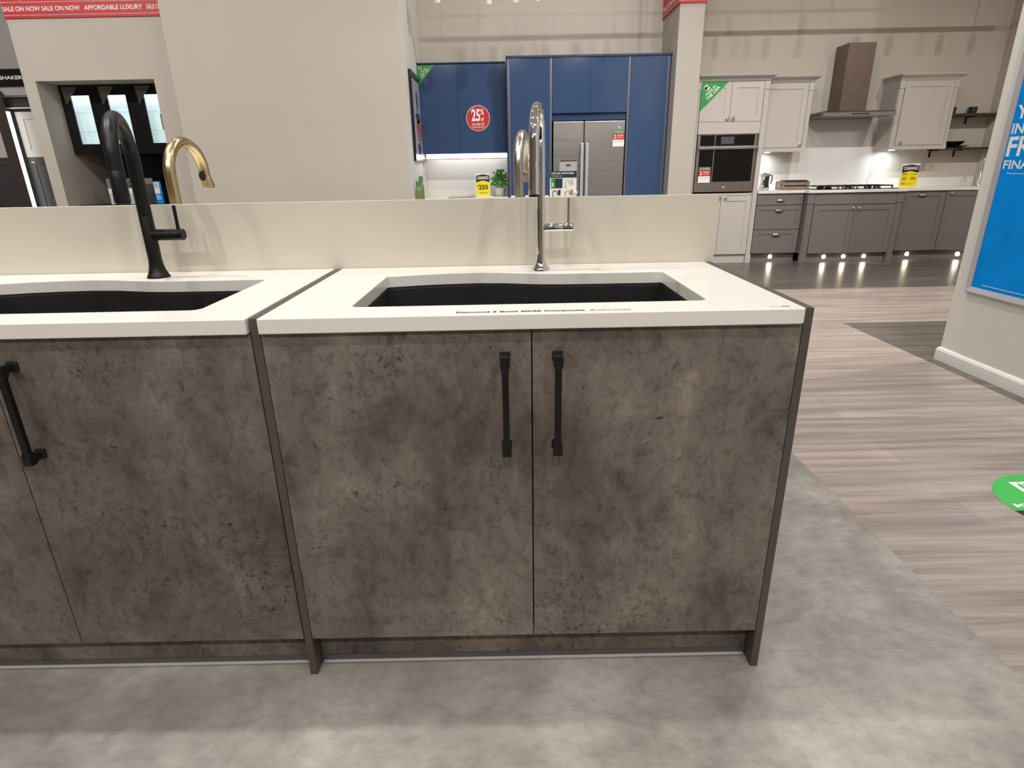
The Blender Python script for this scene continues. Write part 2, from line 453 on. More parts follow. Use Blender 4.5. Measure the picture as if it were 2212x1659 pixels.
text('Anthracite', (0.658, 0.004, 0.9145), XR, (0, 1, 0), 0.083, 0.014, M['greyink'], wt, bold=0.0)
mb = MB()
for k in range(7):
    mb.box(1.020 + k * .0024, 1.0215 + k * .0024, 0.0105 + .002 * math.sin(k), 0.0125 + .002 * math.sin(k), 0.9146, 0.9149)
for k in range(6):
    mb.box(1.041 + k * .003, 1.0432 + k * .003, 0.0085, 0.0145, 0.9146, 0.9149)
mb.build('maker_mark', M['greyink'], wt)

def sink(dx, label):
    t = thing('kitchen_sink', label, 'sink', (0.541 + dx, 0.29, 0.68), 'undermount composite sinks')
    def loop(g, z, f=0.0): return [(x, y, z) for x, y in cut_outline(dx, g, f)]
    mb = MB()
    mb.loft([loop(-0.055, 0.694), loop(-0.020, 0.700), loop(-0.004, 0.720), loop(0.0015, 0.876), loop(0.003, 0.8824), loop(0.030, 0.8824),
             loop(0.030, 0.876), loop(0.009, 0.874), loop(0.003, 0.715), loop(-0.020, 0.688)])
    mb.build('basin', M['sink'], t)
    B(0.585 + dx, 0.615 + dx, 0.087, 0.470, 0.692, 0.80, 0.01).build('bowl_divider', M['sink'], t)
    for x in (0.38, 0.77):
        MB().lathe((x + dx, 0.28, 0.695), [(0.006, 0.001), (0.03, 0.002), (0.04, 0.006), (0.045, 0.002), (0.045, 0)], 24).build('drain', M['chrome'], t)
sink(0, 'black composite double-bowl sink under the lettered worktop with the chrome faucet')
sink(-1.078, 'black composite sink beneath the matt black faucet')

def arch(p, reach, top, low, rx, n=22, z0=None, rise=None):
    """gooseneck centre line: up at p, half loop along (rx, reach), down to low"""
    x, y, z = p
    r = abs(reach) / 2; s = 1 if reach > 0 else -1
    zc = top - r
    pts = [(x, y, z + (zc - z) * k / 8) for k in range(9)]
    for k in range(1, n):
        a = PI * k / n
        f = (1 - math.cos(a)) / 2
        pts.append((x + rx * f, y + reach * f, zc + r * math.sin(a)))
    pts += [(x + rx * (1 + 0.06 * k / 4), y + reach * (1 + 0.05 * k / 4), zc + (low - zc) * k / 4) for k in range(5)]
    return pts

def faucet(x, y, label, mat, rx, rbody, rneck, rhead, hand=True, reach=-0.2, top=1.335, low=1.125, flare=0.034, ex=0.085):
    t = thing('kitchen_faucet', label, 'faucet', (x, y, 0.915), 'faucets on the display island')
    MB().lathe((x, y, 0.9145), [(flare, 0), (flare, 0.003), (flare * .90, 0.008), (rbody * 1.28, 0.020), (rbody * 1.09, 0.034), (rbody, 0.050), (rbody, 0.1655), (rbody * .985, 0.1660), (rbody * .985, 0.1666), (rneck, 0.1672), (rneck, 0.19)], 32).build('body', mat, t)
    pts = arch((x, y, 1.10), reach, top - rneck, low, rx)
    n = len(pts); k0 = n - 4
    sp = MB().tube(pts[:k0 + 1], rneck, 28).build('spout', mat, t)
    h0, h1 = Vector(pts[k0]), Vector(pts[-1])
    hp = [h0.lerp(h1, f) for f in (0.004, 0.012, 0.3, 0.6, 0.97, 1.0)]
    hd = MB().tube(hp, [rneck * .985, rneck, rneck + (rhead - rneck) * .3, rneck + (rhead - rneck) * .65, rhead, rhead * .96], 28).build('spray_head', mat, t)
    e = pts[-1]
    MB().lathe((e[0], e[1], e[2] - 0.005), [(rhead * .6, 0), (rhead * .86, 0.001), (rhead * .86, 0.006)], 20).build('nozzle', M['rubber'], hd)
    if hand:
        r = rbody * 0.88
        b = MB().lathe((x + rbody * .6, y, 1.031), [(r, 0), (r, ex * .62), (r * .93, ex * .63), (r * .93, ex * .65), (r, ex * .66), (r, ex - .002), (r - .002, ex)], 24, axis='X').build('valve_barrel', mat, t)
        hx = x + rbody * .6 + ex - .013
        MB().tube([(hx, y, 1.031 + r * .8), (hx, y, 1.075), (hx, y, 1.108)], [0.0048, 0.0044, 0.0046], 14).build('lever', mat, b)
    return t, sp, hd
faucet(-0.493, 0.533, 'matt black gooseneck faucet on the worktop whose edge runs out of the picture', M['black'], 0.075, 0.0172, 0.0170, 0.0176, flare=0.030)
faucet(0.589, 0.528, 'polished chrome gooseneck faucet behind the lettered worktop', M['chrome'], -0.026, 0.0124, 0.0122, 0.0128, flare=0.026, ex=0.082)
for x, lab, mat, rx, rn in ((-0.536, 'brushed brass faucet rising behind the low wall beside the black one', M['brass'], 0.010, 0.0172),
                            (0.534, 'brushed nickel faucet rising behind the low wall next to the chrome one', M['nickel'], 0.032, 0.0150)):
    t, sp, hd = faucet(x, 0.78, lab, mat, rx, 0.0170, rn, 0.0200, hand=False, reach=0.2, top=1.302, low=1.150, flare=0.028)
    mb = MB(); mb.lathe((0, 0, 0), [(0.0115, 0), (0.0115, 0.002), (0.009, 0.004), (0.002, 0.0045)], 20)
    v = Matrix.Translation((x + rx * 1.0 + 0.0165, 0.972, 1.183)) @ Matrix.Rotation(math.radians(-20), 4, 'X') @ Matrix.Rotation(math.radians(90), 4, 'Y') @ Matrix.Scale(1.35, 4, (1, 0, 0))
    if x < 0: v = Matrix.Translation((x + rx, 0.966, 1.183)) @ Matrix.Rotation(math.radians(90 - 0), 4, 'X') @ Matrix.Translation((0.004, 0, 0.0145)) @ Matrix.Scale(1.35, 4, (0, 1, 0))
    bmesh.ops.transform(mb.bm, matrix=v, verts=mb.bm.verts[:])
    mb.build('spray_button', M['rubber'], hd)

# far side of the island, hidden behind the low wall except for what stands on it
t = thing('worktop', 'white worktop on the far side of the low wall, under the brass faucet', 'worktop', (-0.6, 0.98, 0.884))
B(-2.3, 1.109, 0.661, 1.30, 0.884, 0.9145, 0.002).build('slab', M['quartz'], t)
t = thing('base_cabinet', 'brown base cabinet on the far side of the low wall', 'cabinet', (-0.6, 0.98, 0))
B(-2.3, 1.109, 0.662, 1.262, 0.1, 0.8835).build('carcass', M['edge'], t)
for k in range(6): B(-2.298 + k * .568, -1.734 + k * .568, 1.263, 1.282, 0.113, 0.88, .001).build('door', M['concrete'], t)
B(-2.3, 1.109, 0.662, 1.22, 0.0, 0.1).build('toe_kick', M['edge'], t)

# small white caps on the low wall
caps = [(0.453, 'beside the yellow price sign', 0.005), (0.515, 'beneath the plant pot', 0.006), (0.556, 'beside the nickel faucet', 0.006), (0.613, 'beside the chrome riser', 0.005)]
for x, lab, h in caps:
    o = MB().lathe((x, 0.652, 1.1055), [(0.0055, 0), (0.0062, 0.001), (0.0062, h - .001), (0.005, h)], 18).build('white_cap', M['white'])
    tag(o, 'small flat white cap on top of the low wall ' + lab, 'cap', 'white caps along the low wall')
o = MB().lathe((0.695, 0.652, 1.1055), [(0.004, 0), (0.004, .006), (0.0065, .008), (0.0075, .011), (0.0065, .015), (0.002, .017)], 18).build('white_cap', M['white'])
tag(o, 'taller bulb-shaped white cap on the low wall before the faucet poster', 'cap', 'white caps along the low wall')

# card with faucet pictures
t = thing('counter_sign', 'white card headed COLOR MATCHED with small faucet pictures, behind the low wall', 'sign', (0.705, 1.15, 0.9145))
B(0.656, 0.754, 1.150, 1.153, 0.9145, 1.176).build('card', M['white'], t)
B(0.656, 0.754, 1.1485, 1.150, 1.1535, 1.176).build('header_band', M['navy'], t)
text('COLOR MATCHED', (0.6605, 1.1485, 1.1655), XR, ZU, 0.084, 0.0065, M['white'], t, bold=0.02)
text('accessories', (0.6605, 1.1485, 1.158), XR, ZU, 0.04, 0.0035, M['white'], t)
B(0.660, 0.702, 1.1488, 1.150, 1.117, 1.1505).build('green_square', M['navy'], t)
B(0.660, 0.674, 1.1484, 1.1488, 1.117, 1.1505).build('green_bar', M['green'], t)
text('5', (0.6615, 1.1480, 1.123), XR, ZU, 0.009, 0.013, M['white'], t, bold=0.02)
for k, (x, z, mt) in enumerate(((0.708, 1.117, M['pennant_edge']), (0.662, 1.080, M['ink']), (0.708, 1.080, M['brass']))):
    mb = MB(); r = 0.0012
    pts = [(x + .004, 1.1485, z + .002), (x + .004, 1.1485, z + .020)] + [(x + .004 + .008 * (1 - math.cos(PI * i / 8)), 1.1485, z + .020 + .008 * math.sin(PI * i / 8)) for i in range(1, 8)] + [(x + .020, 1.1485, z + .020), (x + .021, 1.1485, z + .012)]
    mb.tube(pts, r, 8); mb.tube([(x + .004, 1.1485, z + .006), (x + .011, 1.1485, z + .006)], .0018, 8)
    mb.box(x + .024, x + .033, 1.1483, 1.1498, z + .012, z + .030)
    mb.build('faucet_picture', mt, t)

# ================================================================== CEILING TRACK
t = thing('light_track', 'white ceiling light track running above the blue kitchen', 'light track', (0.8, 6.2, 3.13))
B(-0.5, 6.4, 6.18, 6.22, 3.10, 3.13).build('rail', M['trackwhite'], t)
for x in (0, 2.1, 4.2, 6.2): MB().tube([(x, 6.2, 3.13), (x, 6.2, 4.6)], 0.008, 8).build('suspension_rod', M['trackwhite'], t)
heads = [(-0.223, 'nearest the broad plain wall', 12, 0.02), (0.327, 'above the red round sticker', 0, 0.0), (0.612, 'above the tall blue panel', -14, 0.01), (0.852, 'above the chrome faucet', -30, 0.02), (1.467, 'above the refrigerator', 10, 0.02), (1.74, 'next to the red banded column', 8, 0.03),
         (3.1, 'above the oven tower', 5, 0.03), (3.9, 'above the grey wall cabinet', -5, 0.03), (5.1, 'above the range hood', 5, 0.03), (5.9, 'above the far wall cabinet', 0, 0.03)]
for x, lab, ang, up in heads:
    t = thing('spotlight', 'white cylinder spotlight on the ceiling track ' + lab, 'spotlight', (x, 6.2, 3.0), 'spotlights on the ceiling track')
    a = math.radians(ang); d = Vector((math.sin(a) * .8, 0.25, -1)).normalized()
    p0 = Vector((x, 6.2, 3.05)) - d * 0.02; p1 = Vector((x, 6.2, 2.885 + up))
    p0 = p1 - d * 0.16
    MB().tube([p0, p0 + d * .01, p1 - d * .01, p1], [.030, .036, .036, .034], 20).build('lamp_housing', M['trackwhite'], t)
    MB().tube([p1, p1 + d * .002], [.028, .028], 20).build('lens', M['white'], t)
    MB().tube([p0, (p0 + Vector((x, 6.2, 3.10))) / 2, (x, 6.2, 3.10)], .009, 10).build('stem', M['trackwhite'], t)

# ================================================================== BLUE KITCHEN
t = thing('wall_cupboard', 'blue gloss wall cupboard run with a red round sticker and lit lower edge', 'wall cupboard', (-0.04, 6.97, 1.405))
B(-0.574, 0.494, 6.82, 7.148, 1.405, 2.418).build('carcass', M['blue_dark'], t)
for a, b in ((-0.574, -0.0965), (-0.0935, 0.494)): B(a, b, 6.80, 6.819, 1.405, 2.405, .001).build('door', M['blue'], t)
B(-0.574, 0.496, 6.795, 7.148, 2.4185, 2.43).build('top_trim', M['blue_dark'], t)
t = thing('light_bar', 'glowing white LED bar under the blue wall cupboard', 'light', (-0.02, 6.85, 1.345))
MB().box(-0.53, 0.492, 6.82, 6.90, 1.352, 1.402, .012).build('diffuser', M['led'], t)
B(-0.53, 0.492, 6.82, 6.90, 1.340, 1.351).build('bracket', M['silver'], t)
t = thing('cabinet_tower', 'tall blue gloss cabinet block framing the refrigerator', 'cabinet', (1.49, 6.87, 0))
mb = MB()
mb.box(0.502, 0.520, 6.62, 7.148, 0, 2.43); mb.box(1.030, 1.048, 6.62, 7.148, 0, 2.43); mb.box(1.9545, 1.9725, 6.62, 7.148, 0, 2.43); mb.box(2.436, 2.452, 6.62, 7.148, 0, 2.43)
mb.box(0.520, 2.436, 7.12, 7.148, 0, 2.43); mb.box(0.52, 1.03, 6.66, 7.12, 0.0, 2.43); mb.box(1.9725, 2.436, 6.66, 7.12, 0.0, 2.43); mb.box(1.048, 1.9545, 6.66, 7.12, 1.83, 2.43)
mb.build('carcass', M['blue_dark'], t)
B(0.500, 2.453, 6.585, 7.148, 2.4305, 2.452).build('top_trim', M['blue_dark'], t)
for x in (0.518, 1.020, 1.950, 2.412): B(x, x + 0.026, 6.604, 6.619, 0.1, 2.43, .002).build('channel_strip', M['channel'], t)
B(0.502, 0.517, 6.60, 6.6195, 0, 2.43).build('edge_strip', M['blue_dark'], t)
B(0.546, 1.018, 6.60, 6.618, 0.1, 2.43, .001).build('door', M['blue'], t)
B(1.050, 1.497, 6.60, 6.618, 1.832, 2.43, .001).build('door', M['blue'], t)
B(1.499, 1.948, 6.60, 6.618, 1.832, 2.43, .001).build('door', M['blue'], t)
B(1.978, 2.410, 6.60, 6.618, 0.1, 2.43, .001).build('door', M['blue'], t)
B(1.050, 1.953, 6.64, 6.659, 1.752, 1.829).build('header_panel', M['blue'], t)
t = thing('refrigerator', 'brushed steel side-by-side refrigerator built into the tall blue cabinets', 'refrigerator', (1.5, 6.87, 0))
B(1.066, 1.940, 6.70, 7.10, 0.02, 1.735).build('body', M['charcoal'], t)
for a, b, hx in ((1.066, 1.437, 1.416), (1.447, 1.940, 1.477)):
    d = B(a, b, 6.62, 6.695, 0.06, 1.740, .006).build('door', M['steel'], t)
    mb = MB(); mb.box(hx - .019, hx + .019, 6.555, 6.585, 0.55, 1.492, .008); mb.box(hx - .010, hx + .010, 6.58, 6.622, 0.60, 0.64); mb.box(hx - .010, hx + .010, 6.58, 6.622, 1.41, 1.45)
    mb.build('handle', M['silver'], d)
    if a < 1.1:
        dd = B(1.141, 1.360, 6.600, 6.621, 0.86, 1.292, .004).build('water_dispenser', M['silver'], d)
        # dark slot of the dispenser
        # (thing > part > sub-part is as deep as it goes, so the trim belongs to the door)
        B(1.150, 1.357, 6.597, 6.620, 1.286, 1.302, .004).build('dispenser_hood', M['charcoal'], d)
        B(1.226, 1.279, 6.5975, 6.6005, 1.232, 1.252).build('dispenser_slot', M['ink'], d)
        B(1.165, 1.335, 6.5975, 6.6005, 0.88, 1.10).build('dispenser_well', M['ink'], d)
def warranty_tag(x0, x1, z0, z1, y, label, magnet):
    t = thing('promotion_card', label, 'sign', ((x0 + x1) / 2, y, z0), 'green, red and white promotion cards on appliances')
    w, h = x1 - x0, z1 - z0
    B(x0, x1, y - .002, y, z0, z1).build('card', M['white'], t)
    B(x0, x1, y - .0028, y - .002, z1 - h * .17, z1).build('green_band', M['green'], t)
    B(x0, x1, y - .0028, y - .002, z0 + h * .42, z1 - h * .18).build('red_band', M['red'], t)
    yy = y - .0028
    text('2', (x0 + w * .10, yy, z0 + h * .49), XR, ZU, w * .2, h * .24, M['white'], t, bold=.03)
    text('YEARS', (x0 + w * .36, yy, z0 + h * .62), XR, ZU, w * .54, h * .11, M['white'], t, bold=.01)
    text('INTEREST FREE', (x0 + w * .36, yy, z0 + h * .50), XR, ZU, w * .54, h * .07, M['white'], t)
    text('ON APPLIANCES', (x0 + w * .12, yy, z1 - h * .125), XR, ZU, w * .76, h * .07, M['white'], t)
    text('minimum spend applies', (x0 + w * .1, y - .002, z0 + h * .27), XR, ZU, w * .8, h * .06, M['greyink'], t)
    if magnet: MB().lathe(((x0 + x1) / 2 + .005, y, z1 + .026), [(.015, 0), (.015, .004), (.010, .006)], 16, axis='-Y').build('magnet', M['silver'], t)
warranty_tag(1.795, 1.935, 1.448, 1.632, 6.6185, 'green, red and white card held by a magnet on the refrigerator door', True)

t = thing('worktop', 'white worktop under the blue wall cupboard, holding plant and yellow sign', 'worktop', (-0.04, 6.8, 0.85))
B(-0.575, 0.498, 6.50, 7.148, 0.850, 0.884, .002).build('slab', M['quartz'], t)
B(-0.575, 0.498, 7.128, 7.148, 0.8845, 0.977).build('upstand', M['quartz'], t)
t = thing('base_cabinet', 'blue base cabinet below the white worktop beside the broad wall', 'cabinet', (-0.04, 6.83, 0))
B(-0.573, 0.497, 6.54, 7.146, 0.1, 0.8495).build('carcass', M['blue_dark'], t)
for a, b in ((-0.573, -0.039), (-0.036, 0.497)): B(a, b, 6.52, 6.539, 0.11, 0.83, .001).build('door', M['blue'], t)
B(-0.573, 0.497, 6.60, 7.146, 0, 0.1).build('toe_kick', M['blue_dark'], t)
o = B(-0.25, 0.078, 6.56, 6.96, 0.8845, 0.889, .001).build('induction_hob', M['ovenglass']); tag(o, 'thin black glass hob lying on the white worktop before the yellow sign', 'hob')
t = thing('shelf', 'narrow white ledge with green jars on the broad wall end face', 'shelf', (-0.52, 6.1, 0.86))
B(-0.576, -0.47, 5.80, 6.45, 0.862, 0.880, .002).build('board', M['quartz'], t)
mb = MB(); mb.box(-0.576, -0.50, 5.95, 5.97, 0.80, 0.8615); mb.box(-0.576, -0.50, 6.25, 6.27, 0.80, 0.8615); mb.build('bracket', M['silver'], t)
for y, h, lab in ((5.95, 0.21, 'shorter'), (6.18, 0.265, 'taller')):
    t = thing('glass_jar', lab + ' green-topped jar on the narrow white ledge', 'jar', (-0.528, y, 0.8805), 'jars on the white ledge')
    MB().lathe((-0.528, y, 0.8803), [(.030, 0), (.033, .004), (.033, h * .55), (.026, h * .70), (.022, h * .74), (.022, h * .78)], 20).build('jar_body', M['bottle'], t)
    MB().lathe((-0.528, y, 0.8803), [(.026, h * .781), (.026, h), (.022, h + .003)], 20).build('lid', M['bottlecap'], t)

o = B(-0.5755, 0.4985, 7.140, 7.149, 0.9775, 1.404).build('splashback', M['splash']); tag(o, 'pale splashback panel behind the plant and the yellow $250 sign', 'splashback')
# framed print on the end face of the broad wall
t = thing('framed_print', 'black framed abstract print with an orange patch on the wall end face', 'picture', (-0.577, 6.55, 1.3))
mb = MB()
y0, y1, z0, z1, w = 6.08, 7.03, 1.318, 2.262, 0.045
mb.box(-0.577, -0.547, y0, y0 + w, z0, z1); mb.box(-0.577, -0.547, y1 - w, y1, z0, z1); mb.box(-0.577, -0.547, y0 + w, y1 - w, z0, z0 + w); mb.box(-0.577, -0.547, y0 + w, y1 - w, z1 - w, z1)
mb.build('frame', M['blackgloss'], t)
B(-0.577, -0.566, y0 + w, y1 - w, z0 + w, z1 - w).build('print', M['art'], t)
def blob(yc, zc, ry, rz, mt):
    mb = MB(); mb.prism([(-0.566, yc + ry * math.cos(a) * (1 + .15 * math.sin(3 * a)), zc + rz * math.sin(a) * (1 + .1 * math.cos(5 * a))) for a in [2 * PI * k / 28 for k in range(28)]], (.0012, 0, 0))
    mb.build('ink_shape', mt, t)
blob(6.55, 1.98, .06, .12, M['artdark']); blob(6.56, 1.80, .17, .06, M['artdark']); blob(6.60, 1.66, .20, .13, M['artorange']); blob(6.56, 1.45, .13, .08, M['artdark'])

def disc_sticker(t, c, r, y, mat, name, rim=None):
    if rim: MB().lathe((c[0], y, c[1]), [(r, 0), (r, .0010)], 40, axis='-Y').build('rim', rim, t)
    MB().lathe((c[0], y, c[1]), [(r * (.93 if rim else 1), .0011), (r * (.93 if rim else 1), .0018)], 40, axis='-Y').build(name, mat, t)
t = thing('round_sticker', 'red round 25% off QUARTZ sticker on the blue wall cupboard', 'sticker', (0.145, 6.7995, 1.66))
disc_sticker(t, (0.145, 1.810), 0.148, 6.7995, M['red'], 'disc', M['pink'])
yy = 6.7977
text('25', (0.064, yy, 1.775), XR, ZU, 0.108, 0.140, M['white'], t, bold=0.03)
text('%', (0.176, yy, 1.848), XR, ZU, 0.042, 0.066, M['white'], t, bold=0.02)
text('off', (0.178, yy, 1.776), XR, ZU, 0.038, 0.042, M['white'], t, bold=0.02)
text('UP TO', (0.064, yy, 1.922), XR, ZU, 0.03, 0.012, M['white'], t)
text('QUARTZ', (0.066, yy, 1.724), XR, ZU, 0.156, 0.030, M['white'], t, bold=0.02)
text('COUNTERTOPS', (0.066, yy, 1.699), XR, ZU, 0.156, 0.018, M['white'], t, bold=0.01)

def corner_flag(x, z, w, h, y, label):
    t = thing('corner_sticker', label, 'sticker', (x, y, z - h), 'green corner stickers on cupboards')
    MB().prism([(x, y, z), (x + w, y, z), (x, y, z - h)], (0, -0.0015, 0)).build('film', M['green'], t)
    d = Vector((w, 0, h)).normalized(); n = Vector((-h, 0, w)).normalized()
    L = math.hypot(w, h); yy = y - .0015
    def put(s, f, off, ln, hh, b):
        p = Vector((x, yy, z - h)) + d * (L * f) + n * off
        text(s, p, d, n, ln, hh, M['white'], t, bold=b)
    put('THE USA', .30, .022 * L / .45, L * .46, L * .085, .02)
    put('MADE IN', .37, .068 * L / .45, L * .33, L * .065, .015)
    c = (x + w * .19, z - h * .19); r = w * .10
    MB().lathe((c[0], yy, c[1]), [(r, 0), (r, .0006)], 24, axis='-Y').build('emblem_disc', M['white'], t)
    MB().lathe((c[0] - r * .25, yy - .0006, c[1] - r * .2), [(r * .62, 0), (r * .62, .0006)], 20, axis='-Y').build('emblem_swirl', M['navy'], t)
    MB().lathe((c[0] + r * .35, yy - .0006, c[1] + r * .45), [(r * .35, 0), (r * .35, .0006)], 20, axis='-Y').build('emblem_dot', M['red'], t)
corner_flag(-0.573, 2.404, 0.215, 0.235, 6.7995, 'green corner sticker on the blue wall cupboard next to the framed print')

def price_sign(x0, x1, z0, z1, y, label, kind):
    t = thing('price_sign', label, 'sign', ((x0 + x1) / 2, y, z0), 'yellow clearance signs on worktops')
    w, h = x1 - x0, z1 - z0
    B(x0, x1, y, y + .003, z0, z1).build('card', M['white'], t)
    B(x0, x1, y + .003, y + .06, z0, z0 + .003).build('foot', M['acrylic'], t)
    e = y - .001
    a, b = x0 + w * .04, x1 - w * .02
    MB().prism([(a, y, z0 + h * .02), (b, y, z0 + h * .02), (b, y, z0 + h * .61), (a + (b - a) * .5, y, z0 + h * .69), (a, y, z0 + h * .61)], (0, -.001, 0)).build('yellow_field', M['yellow'], t)
    MB().prism([(a, y, z0 + h * .615), (a + (b - a) * .5, y, z0 + h * .695), (b, y, z0 + h * .615), (b, y, z0 + h * .90), (a + (b - a) * .5, y, z0 + h * .955), (a, y, z0 + h * .90)], (0, -.001, 0)).build('dark_field', M['ink'], t)
    text('CLEARANCE', (a + w * .07, e, z0 + h * .74), XR, ZU, w * .80, h * .13, M['white'], t, bold=.03)
    if kind:
        text('250', (a + w * .16, e, z0 + h * .30), XR, ZU, w * .66, h * .21, M['ink'], t, bold=.03)
        text('$', (a + w * .05, e, z0 + h * .41), XR, ZU, w * .09, h * .11, M['ink'], t, bold=.01)
        text('WINDOWS', (a + w * .20, e, z0 + h * .13), XR, ZU, w * .58, h * .06, M['ink'], t, bold=.01)
    else:
        for k, (s, xx, zz, ww, hh) in enumerate((('20%', .06, .52, .26, .09), ('and more', .52, .54, .36, .05), ('30%', .06, .32, .26, .11), ('50%', .54, .33, .28, .11), ('10%', .06, .12, .24, .09), ('off today', .38, .13, .36, .05))):
            text(s, (a + w * xx, e, z0 + h * zz), XR, ZU, w * ww, h * hh, M['ink'], t, bold=.01)
price_sign(0.085, 0.268, 0.8845, 1.168, 6.80, 'yellow CLEARANCE sign reading $250 beside the green plant', True)

# potted plant
t = thing('potted_plant', 'leafy green plant in a white pot beside the tall blue cabinets', 'plant', (0.395, 6.86, 0.884))
MB().lathe((0.395, 6.86, 0.8842), [(.040, 0), (.056, .012), (.066, .045), (.068, .085), (.066, .100), (.060, .100), (.058, .085)], 28).build('pot', M['pot'], t)
mb = MB(); R = random.Random(3)
for k in range(260):
    th = R.uniform(0, 2 * PI); ph = R.uniform(0, 1.0); rr = .112 * R.uniform(.25, 1.0) ** .5
    p = Vector((0.395 + rr * math.cos(th) * math.sin(ph * 1.5), 6.86 + rr * math.sin(th) * math.sin(ph * 1.5) * .95, 0.992 + .215 * math.cos(ph * 1.45) * R.uniform(.3, 1)))
    if p.x > 0.488: p.x = 0.488 - R.uniform(0, .02)
    d = Vector((math.cos(th), math.sin(th), R.uniform(-.2, 1.2))).normalized()
    s = d.cross(Vector((R.uniform(-1, 1), R.uniform(-1, 1), R.uniform(-1, 1)))).normalized()
    n = d.cross(s); L = R.uniform(.024, .042); W = L * .36
    q = [p, p + d * L * .35 + s * W + n * .004, p + d * L * .8 + s * W * .7, p + d * L, p + d * L * .8 - s * W * .7, p + d * L * .35 - s * W + n * .004]
    if max(v.x for v in q) > 0.498: continue
    c = [mb.bm.verts.new(v) for v in q]; mb.bm.faces.new(c[:4]); mb.bm.faces.new([c[0], c[3], c[4], c[5]])
mb.build('foliage', M['leaf'], t)
mb = MB()
for k in range(14):
    a = 2 * PI * k / 14; mb.tube([(0.395 + .02 * math.cos(a), 6.86 + .02 * math.sin(a), 0.965), (0.395 + .06 * math.cos(a), 6.86 + .06 * math.sin(a), 1.06 + .03 * math.sin(3 * a))], .002, 6)
mb.build('stem', M['leaf'], t)

# ================================================================== COLUMN BANNER
def banner_bits(t, boxes, mt, name):
    mb = MB()
    for b in boxes: mb.box(*b)
    return mb.build(name, mt, t)
t = thing('banner', 'red banner wrapped around the column between the blue and grey kitchens', 'banner', (2.6, 6.7, 2.90))
mb = MB(); mb.box(2.440, 2.4545, 6.385, 7.148, 2.905, 3.35); mb.box(2.4545, 2.750, 6.385, 6.399, 2.905, 3.35); mb.box(2.7355, 2.750, 6.399, 7.148, 2.905, 3.35)
mb.build('panel', M['red'], t)
banner_bits(t, [(2.4388, 2.440, 6.384, 7.148, 2.928, 2.938), (2.4388, 2.751, 6.3838, 6.385, 2.928, 2.938)], M['pink'], 'stripe')
text('SALE ON NOW', (2.4395, 7.12, 2.965), (0, -1, 0), ZU, 0.68, 0.055, M['white'], t, bold=.02)
text('SALE', (2.47, 6.3848, 2.965), XR, ZU, 0.24, 0.055, M['white'], t, bold=.02)
t = thing('banner', 'red SALE ON NOW banner high on the niche wall', 'banner', (-3.9, 6.1, 2.81))
B(-4.83, -3.0, 6.085, 6.0995, 2.812, 3.35).build('panel', M['red'], t)
banner_bits(t, [(-4.83, -3.0, 6.084, 6.085, 2.836, 2.842), (-4.83, -3.0, 6.084, 6.085, 2.955, 2.961)], M['pink'], 'stripe')
for s, x0, x1 in (('SALE ON NOW', -4.826, -4.428), ('SALE ON NOW', -4.411, -4.005), ('AFFORDABLE LUXURY', -3.960, -3.344), ('SALE ON NOW', -3.298, -3.02)):
    text(s, (x0, 6.085, 2.876), XR, ZU, x1 - x0, 0.044, M['white'], t, bold=.02)
for x0, x1 in ((-4.63, -4.55), (-4.08, -4.0)): text('J', (x0, 6.085, 2.975), XR, ZU, .03, 0.06, M['white'], t, bold=.02)

# ================================================================== GREY KITCHEN
def shaker(mb, x0, x1, z0, z1, y, st=0.065, rec=0.008, th=0.02, top=None):
    top = top or st
    mb.box(x0, x0 + st, y, y + th, z0, z1); mb.box(x1 - st, x1, y, y + th, z0, z1)
    mb.box(x0 + st, x1 - st, y, y + th, z0, z0 + st); mb.box(x0 + st, x1 - st, y, y + th, z1 - top, z1)
    mb.box(x0 + st, x1 - st, y + rec, y + th, z0 + st, z1 - top)
    return mb
def knob(x, y, z, parent):
    return MB().lathe((x, y, z), [(.006, 0), (.006, .012), (.016, .018), (.018, .026), (.012, .031), (.002, .032)], 20, axis='-Y').build('knob', M['chrome'], parent)
def cup_pull(x, y, z, parent):
    mb = MB()
    bmesh.ops.create_uvsphere(mb.bm, u_segments=24, v_segments=16, radius=1.0)
    bmesh.ops.delete(mb.bm, geom=[v for v in mb.bm.verts if v.co.z < -.05 or v.co.y > .05], context='VERTS')
    for f in mb.bm.faces: f.smooth = True
    for v in mb.bm.verts: v.co = Vector((x + v.co.x * .052, y + v.co.y * .030, z - .016 + v.co.z * .038))
    o = mb.build('cup_pull', M['chrome'], parent)
    sd = o.modifiers.new('s', 'SOLIDIFY'); sd.thickness = .002
    return o
def cornice(t, x0, x1, yf, yb, z0, z1, fl, fr, mat):
    """crown moulding flaring outwards, open ends closed"""
    o = .055
    lo = [(x0, yf, z0), (x1, yf, z0), (x1, yb, z0), (x0, yb, z0)]
    m1 = [(x0 - fl * .2, yf - o * .25, z0 + (z1 - z0) * .35), (x1 + fr * .2, yf - o * .25, z0 + (z1 - z0) * .35), (x1 + fr * .2, yb, z0 + (z1 - z0) * .35), (x0 - fl * .2, yb, z0 + (z1 - z0) * .35)]
    hi = [(x0 - fl, yf - o, z1 - .012), (x1 + fr, yf - o, z1 - .012), (x1 + fr, yb, z1 - .012), (x0 - fl, yb, z1 - .012)]
    h2 = [(p[0], p[1], z1) for p in hi]
    return MB().loft([lo, m1, hi, h2]).build('cornice', mat, t)
